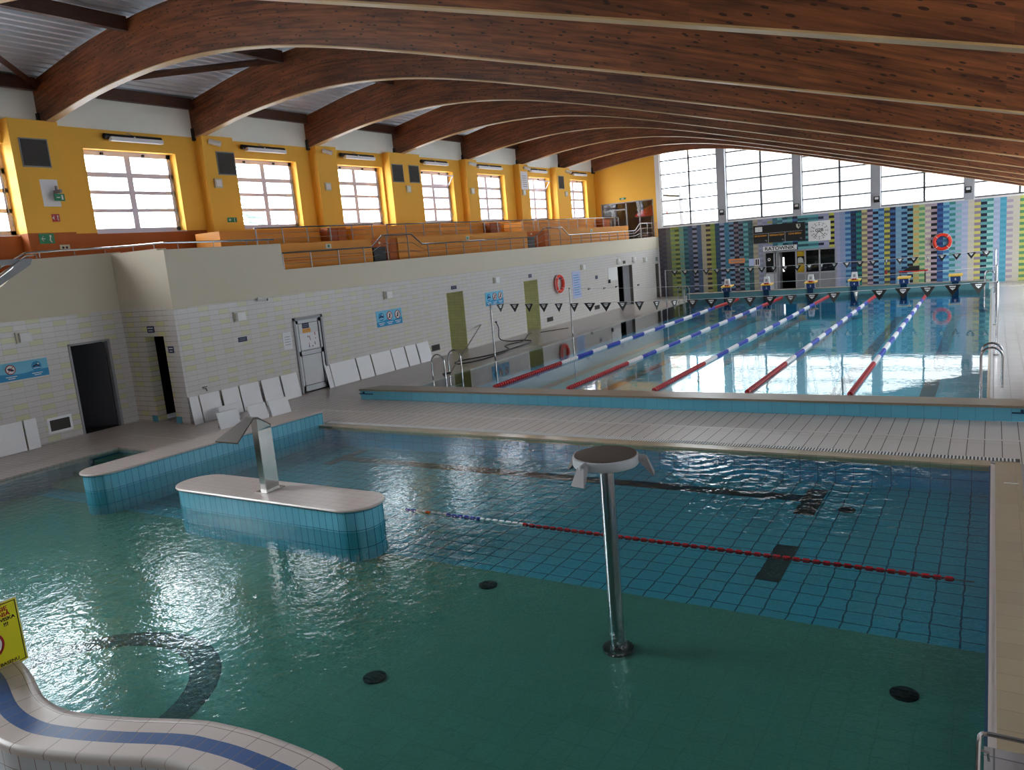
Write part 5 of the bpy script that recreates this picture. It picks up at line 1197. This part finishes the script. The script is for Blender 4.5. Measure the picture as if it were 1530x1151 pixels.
for x, y in ((-15.3, YF+1.2), (-14.4, YF+.8)):
    t = thing('cafe_chair', 'white metal cafe chair behind the glazed gallery doors' if x < -15 else 'dark cafe chair under the parasol behind the glazed doors', 'chair', (x, y, 3.05), None); m_ = M['white'] if x < -15 else M['black']
    b = B(); b.box(x-.22, x+.22, y-.22, y+.22, 3.48, 3.52, m_); b.build('seat', t)
    for sx in (-.2, .2):
        for sy in (-.2, .2): b = B(); b.tube([(x+sx, y+sy, 3.05), (x+sx, y+sy, 3.5)], .014, m_, 6); b.build('leg', t)
    b = B(); b.torus((x, y+.2, 3.75), .2, .014, (0, 1, 0), m_, 20, 6)
    for q in (-.1, 0, .1): b.tube([(x+q, y+.2, 3.5), (x+q, y+.2, 3.94)], .01, m_, 5)
    b.build('backrest', t)
t = thing('exit_sign', 'small green exit sign above the glazed gallery doors', 'sign', (-15.9, YF, 5.7)); b = B(); b.box(-16.1, -15.72, YF-.04, YF, 5.64, 5.74, M['green']); b.build('panel', t); b = B(); b.box(-16.0, -15.85, YF-.045, YF-.04, 5.67, 5.7, M['white']); b.build('arrow', t)

# ================================================================ END WALL FITTINGS
for x, z, lb in ((-10.15, 4.38, 'black floodlight on the first grey column from the left'), (-6.33, 4.3, 'black floodlight on the second grey column'), (-2.62, 4.27, 'black floodlight on the third grey column'), (1.2, 4.3, 'black floodlight on the fourth grey column, rightmost one in view')):
    t = thing('floodlight', lb, 'floodlight', (x, YF-.25, z), 'floodlights on the end wall columns'); b = B(); b.box(x-.13, x+.13, YF-.4, YF-.3, z-.16, z+.13, M['black']); b.build('housing', t)
    b = B(); b.box(x-.08, x+.08, YF-.41, YF-.4, z-.02, z+.09, M['white']); b.build('lens', t); b = B(); b.tube([(x-.14, YF-.22, z), (x-.14, YF-.36, z)], .012, M['black'], 5); b.tube([(x+.14, YF-.22, z), (x+.14, YF-.36, z)], .012, M['black'], 5); b.build('yoke', t)
# scoreboard
t = thing('scoreboard', 'black electronic scoreboard with three amber titled fields beside the clock', 'scoreboard', (-7.4, YF, 2.5)); y = YF-.12
b = B(); b.box(-8.6, -6.0, y, YF-.005, 2.58, 3.5, M['black']); b.build('housing', t)
b = B(); b.box(-8.58, -6.12, y-.008, y, 3.06, 3.08, M['extgrey']); b.box(-7.84, -7.81, y-.008, y, 2.58, 3.07, M['extgrey']); b.box(-7.0, -6.97, y-.008, y, 2.58, 3.07, M['extgrey']); b.build('divider', t)
for s_, x in (('SPORTOWY', -8.22), ('REKREACYJNY', -7.4), ('CZAS BIEGU', -6.5)): text(s_, 'lettering', t, (x, y-.006, 2.95), (1, 0, 0), (0, 0, 1), .115, M['gold'])
for x in (-7.95, -7.1, -6.2): text('°C', 'lettering', t, (x, y-.006, 2.68), (1, 0, 0), (0, 0, 1), .11, M['extgrey'])
b = B(); b.box(-8.5, -8.13, y-.01, y, 3.17, 3.42, M['white']); b.build('display', t); text('1234' if False else ':', 'lettering', t, (-8.3, y-.012, 3.3), (1, 0, 0), (0, 0, 1), .16, M['black'])
b = B(); b.prism([(-6.42, 3.42), (-6.22, 3.42), (-6.22, 3.28), (-6.32, 3.17), (-6.42, 3.28)], 'y', y-.01, y, M['offwhite']); b.prism([(-6.34, 3.4), (-6.25, 3.4), (-6.25, 3.3), (-6.3, 3.24)], 'y', y-.012, y-.01, M['black']); b.build('crest', t)
# clock
cxk, czk, y = -5.32, 2.98, YF-.05
t = thing('wall_clock', 'large square white training clock with round dial on the end wall', 'clock', (cxk, YF, 2.5)); b = B(); b.box(cxk-.53, cxk+.53, y, YF-.004, czk-.5, czk+.5, M['white']); b.build('face', t)
b = B()
for i in range(60):
    a = 2*PI*i/60; r0 = .41 if i % 5 else .36; w_ = .006 if i % 5 else .014; d = Vector((math.sin(a), 0, math.cos(a))); sd_ = Vector((d.z, 0, -d.x))*w_; c0 = Vector((cxk, y-.003, czk))
    b.quad(c0+d*r0-sd_, c0+d*r0+sd_, c0+d*.43+sd_, c0+d*.43-sd_, M['black'])
b.build('minute_mark', t)
for i in range(12):
    a = 2*PI*(i+1)/12; text(str((i+1)*5), 'number', t, (cxk+.3*math.sin(a), y-.004, czk+.3*math.cos(a)), (1, 0, 0), (0, 0, 1), .08, M['black'])
for a, L in ((rad(135), .38), (rad(222), .42)): b = B(); b.tube([(cxk, y-.012, czk), (cxk+L*math.sin(a), y-.012, czk+L*math.cos(a))], .013, M['black'], 5); b.build('hand', t)
text('G2B', 'lettering', t, (cxk, y-.008, czk+.03), (1, 0, .05), (0, 0, 1), .22, M['black'])
# lifeguard sign and room
t = thing('lifeguard_sign', 'white sign reading RATOWNIK above the lifeguard room door', 'sign', (-7.3, YF, 2.3)); b = B(); b.box(-8.14, -6.44, YF-.05, YF-.004, 2.14, 2.38, M['white']); b.build('panel', t)
text('RATOWNIK', 'lettering', t, (-7.29, YF-.054, 2.255), (1, 0, 0), (0, 0, 1), .25, M['black'], wide=1.12)
t = bpy.data.objects.new('window_18', None); C.objects.link(t); t.location = (-8.1, YF, 0); t['kind'] = 'structure'
b = B(); y0, y1 = YF-.01, YF+.06
for x in (-8.1, -7.62, -7.5, -6.53, -6.08, -5.38, -4.58): b.box(x, x+.07, y0, y1, 0, 2.1, M['alu'])
for (a, c, z) in ((-8.1, -7.5, .95), (-8.1, -4.5, 2.04), (-6.5, -4.5, .86)): b.box(a, c, y0, y1, z, z+.07, M['alu'])
b.box(-8.1, -7.5, y0+.02, y1, 0, .95, M['doorgrey']); b.box(-6.46, -4.55, y0+.02, y1, 0, .86, M['greysteel'])
b.build('window_frame', t)
b = B(); b.box(-8.05, -7.55, YF+.03, YF+.04, 1.0, 2.05, M['glass']); b.box(-6.5, -4.55, YF+.03, YF+.04, .9, 2.05, M['glass']); b.build('pane', t)
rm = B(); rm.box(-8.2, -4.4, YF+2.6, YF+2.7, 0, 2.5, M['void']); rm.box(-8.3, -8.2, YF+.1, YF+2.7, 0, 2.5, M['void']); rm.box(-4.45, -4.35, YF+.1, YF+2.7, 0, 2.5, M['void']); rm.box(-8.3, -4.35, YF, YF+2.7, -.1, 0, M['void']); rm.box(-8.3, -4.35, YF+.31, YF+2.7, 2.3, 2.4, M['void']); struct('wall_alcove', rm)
t = bpy.data.objects.new('door_6', None); C.objects.link(t); t.location = (-7.44, YF, 0); t['kind'] = 'structure'
b = B(); b.box(-7.42, -7.38, YF+.08, YF+.9, .02, 2.04, M['greysteel']); b.build('door_leaf', t)
t = thing('tube_light', 'lit vertical light strip seen inside the lifeguard doorway', 'light', (-7.22, YF+.5, 1.3)); b = B(); b.box(-7.27, -7.19, YF+.5, YF+.53, 1.0, 1.75, plain('lit_tube', (1, 1, 1, 1), .5, emit=1.2)); b.build('tube', t)
t = thing('hanging_coat', 'yellow coat with white top hanging in the lifeguard room window', 'coat', (-6.27, YF+.1, .9)); b = B(); b.prism([(-6.45, .92), (-6.12, .92), (-6.1, 1.3), (-6.18, 1.42), (-6.4, 1.42), (-6.47, 1.3)], 'y', YF+.1, YF+.2, M['yellowp']); b.build('lower_part', t)
b = B(); b.prism([(-6.44, 1.38), (-6.14, 1.34), (-6.18, 1.62), (-6.3, 1.72), (-6.42, 1.68)], 'y', YF+.1, YF+.2, M['white']); b.prism([(-6.45, 1.76), (-6.12, 1.76), (-6.12, 2.02), (-6.45, 2.02)], 'y', YF+.1, YF+.2, M['yellowp']); b.build('upper_part', t)
t = thing('round_sticker', 'round white sticker on the glass left of the lifeguard door', 'sticker', (-7.85, YF, 1.65)); b = B(); b.torus((-7.85, YF-.0, 1.7), .06, .016, (0, 1, 0), M['white'], 16, 5); b.build('ring', t)
t = thing('orange_notice', 'orange rectangular notice on the coloured tiles left of the lifeguard room', 'notice', (-9.55, YF, 1.7)); b = B(); b.box(-9.98, -9.12, YF-.012, YF, 1.62, 1.86, M['orangesign']); b.build('panel', t)
b = B(); b.box(-9.9, -9.2, YF-.014, YF-.012, 1.7, 1.78, M['joint']); b.build('print', t)
t = thing('paper_notice', 'pale grey sheet left of the lifeguard door', 'notice', (-8.78, YF, 1.6)); b = B(); b.box(-8.9, -8.63, YF-.01, YF, 1.42, 1.8, M['lilac']); b.build('sheet', t)
t = thing('paper_notice', 'white framed price sheet nearest the lifeguard door', 'notice', (-8.47, YF, 1.6)); b = B(); b.box(-8.6, -8.34, YF-.01, YF, 1.42, 1.8, M['paper']); b.build('sheet', t)
b = B(); b.box(-8.56, -8.48, YF-.013, YF-.01, 1.46, 1.76, M['black']); b.box(-8.45, -8.38, YF-.013, YF-.01, 1.46, 1.76, M['black']); b.build('print', t)
t = thing('desk', 'dark table with red legs in front of the coloured wall, behind the fifth starting block', 'table', (-1.1, YF-.8, 0)); b = B(); b.prism([(-1.45, .78), (-.75, .78), (-.75, .98), (-1.15, .98)], 'y', YF-1.1, YF-.6, M['black']); b.build('cover', t)
b = B(); b.box(-1.6, -.4, YF-1.15, YF-.55, .74, .78, M['umbred']); b.build('top', t)
for x in (-1.55, -.5):
    for y in (YF-1.1, YF-.65): b = B(); b.tube([(x, y, 0), (x, y, .74)], .02, M['black'], 6); b.build('leg', t)
for x, lb in ((-2.25, 'small red fire extinguisher against the coloured tiles, between fourth and fifth starting blocks'), (-3.6, 'small red box low on the coloured tiles left of the fourth starting block')):
    t = thing('extinguisher', lb, 'extinguisher', (x, YF-.1, .7)); b = B(); b.tube([(x, YF-.08, .62), (x, YF-.08, .8)], .05, M['red'], 10); b.build('bottle', t); b = B(); b.tube([(x, YF-.08, .8), (x+.04, YF-.1, .84)], .015, M['black'], 6); b.build('nozzle', t)

# ================================================================ OUTSIDE
g_ = B(); g_.box(-120, 60, -60, 140, -1.2, -1.0, M['snow']); struct('ground', g_)
t = thing('apartment_block', 'pale apartment block with window columns seen through the left end window', 'building', (-25, 60, -1)); b = B(); b.box(-45, -22, 60, 70, -1, 30, M['ext']); b.build('wall', t)
for i in range(7):
    for x in (-24.6, -23.2, -22.6): b = B(); b.box(x, x+(.7 if x < -24 else .25), 59.95, 60, 1+2.1*i, 2.3+2.1*i, M['extgrey']); b.build('window', t)
def tree(x, y, h, seed, label, fork=1.8):
    t = thing('bare_tree', label, 'tree', (x, y, -1), 'bare trees outside the end windows'); rn = random.Random(seed); b = B()
    def br(p, d, L, r, k):
        q = p+d*L; b.tube([p, q], r, M['bark'], 4, False, r*.7)
        if k == 0: return
        for i in range(3):
            e = (d+Vector((rn.uniform(-.6, .6), rn.uniform(-.6, .6), rn.uniform(-.1, .5)))).normalized(); br(q if i else p+d*L*.7, e, L*rn.uniform(.6, .8), r*.6, k-1)
    br(Vector((x, y, -1)), Vector((0, 0, 1)), h*.35, .13, 4); b.build('branches', t)
tree(-8.8, 46, 14, 3, 'bare tree outside the third end window'); tree(-14, 50, 12, 8, 'slender bare tree outside the second end window'); tree(-1, 46, 9, 12, 'bare tree outside the fourth end window')
t = thing('evergreen_tree', 'evergreen outside the second full gallery window', 'tree', (-25, 7.6, -1)); b = B(); rn = random.Random(5); b.tube([(-25, 7.6, -1), (-25, 7.6, 12)], .15, M['bark'], 6, True, .03); b.build('trunk', t)
b = B()
for i in range(420):
    z = rn.uniform(2, 12); R_ = (12.5-z)*.32; a = rn.uniform(0, 2*PI); p = Vector((-25, 7.6, z)); q = p+Vector((math.cos(a)*R_, math.sin(a)*R_, -.35*R_*.6)); m1 = (p+q)/2
    b.tube([p+(q-p)*.3, q], .05, M['needles'], 3, False, .01)
b.build('needles', t)
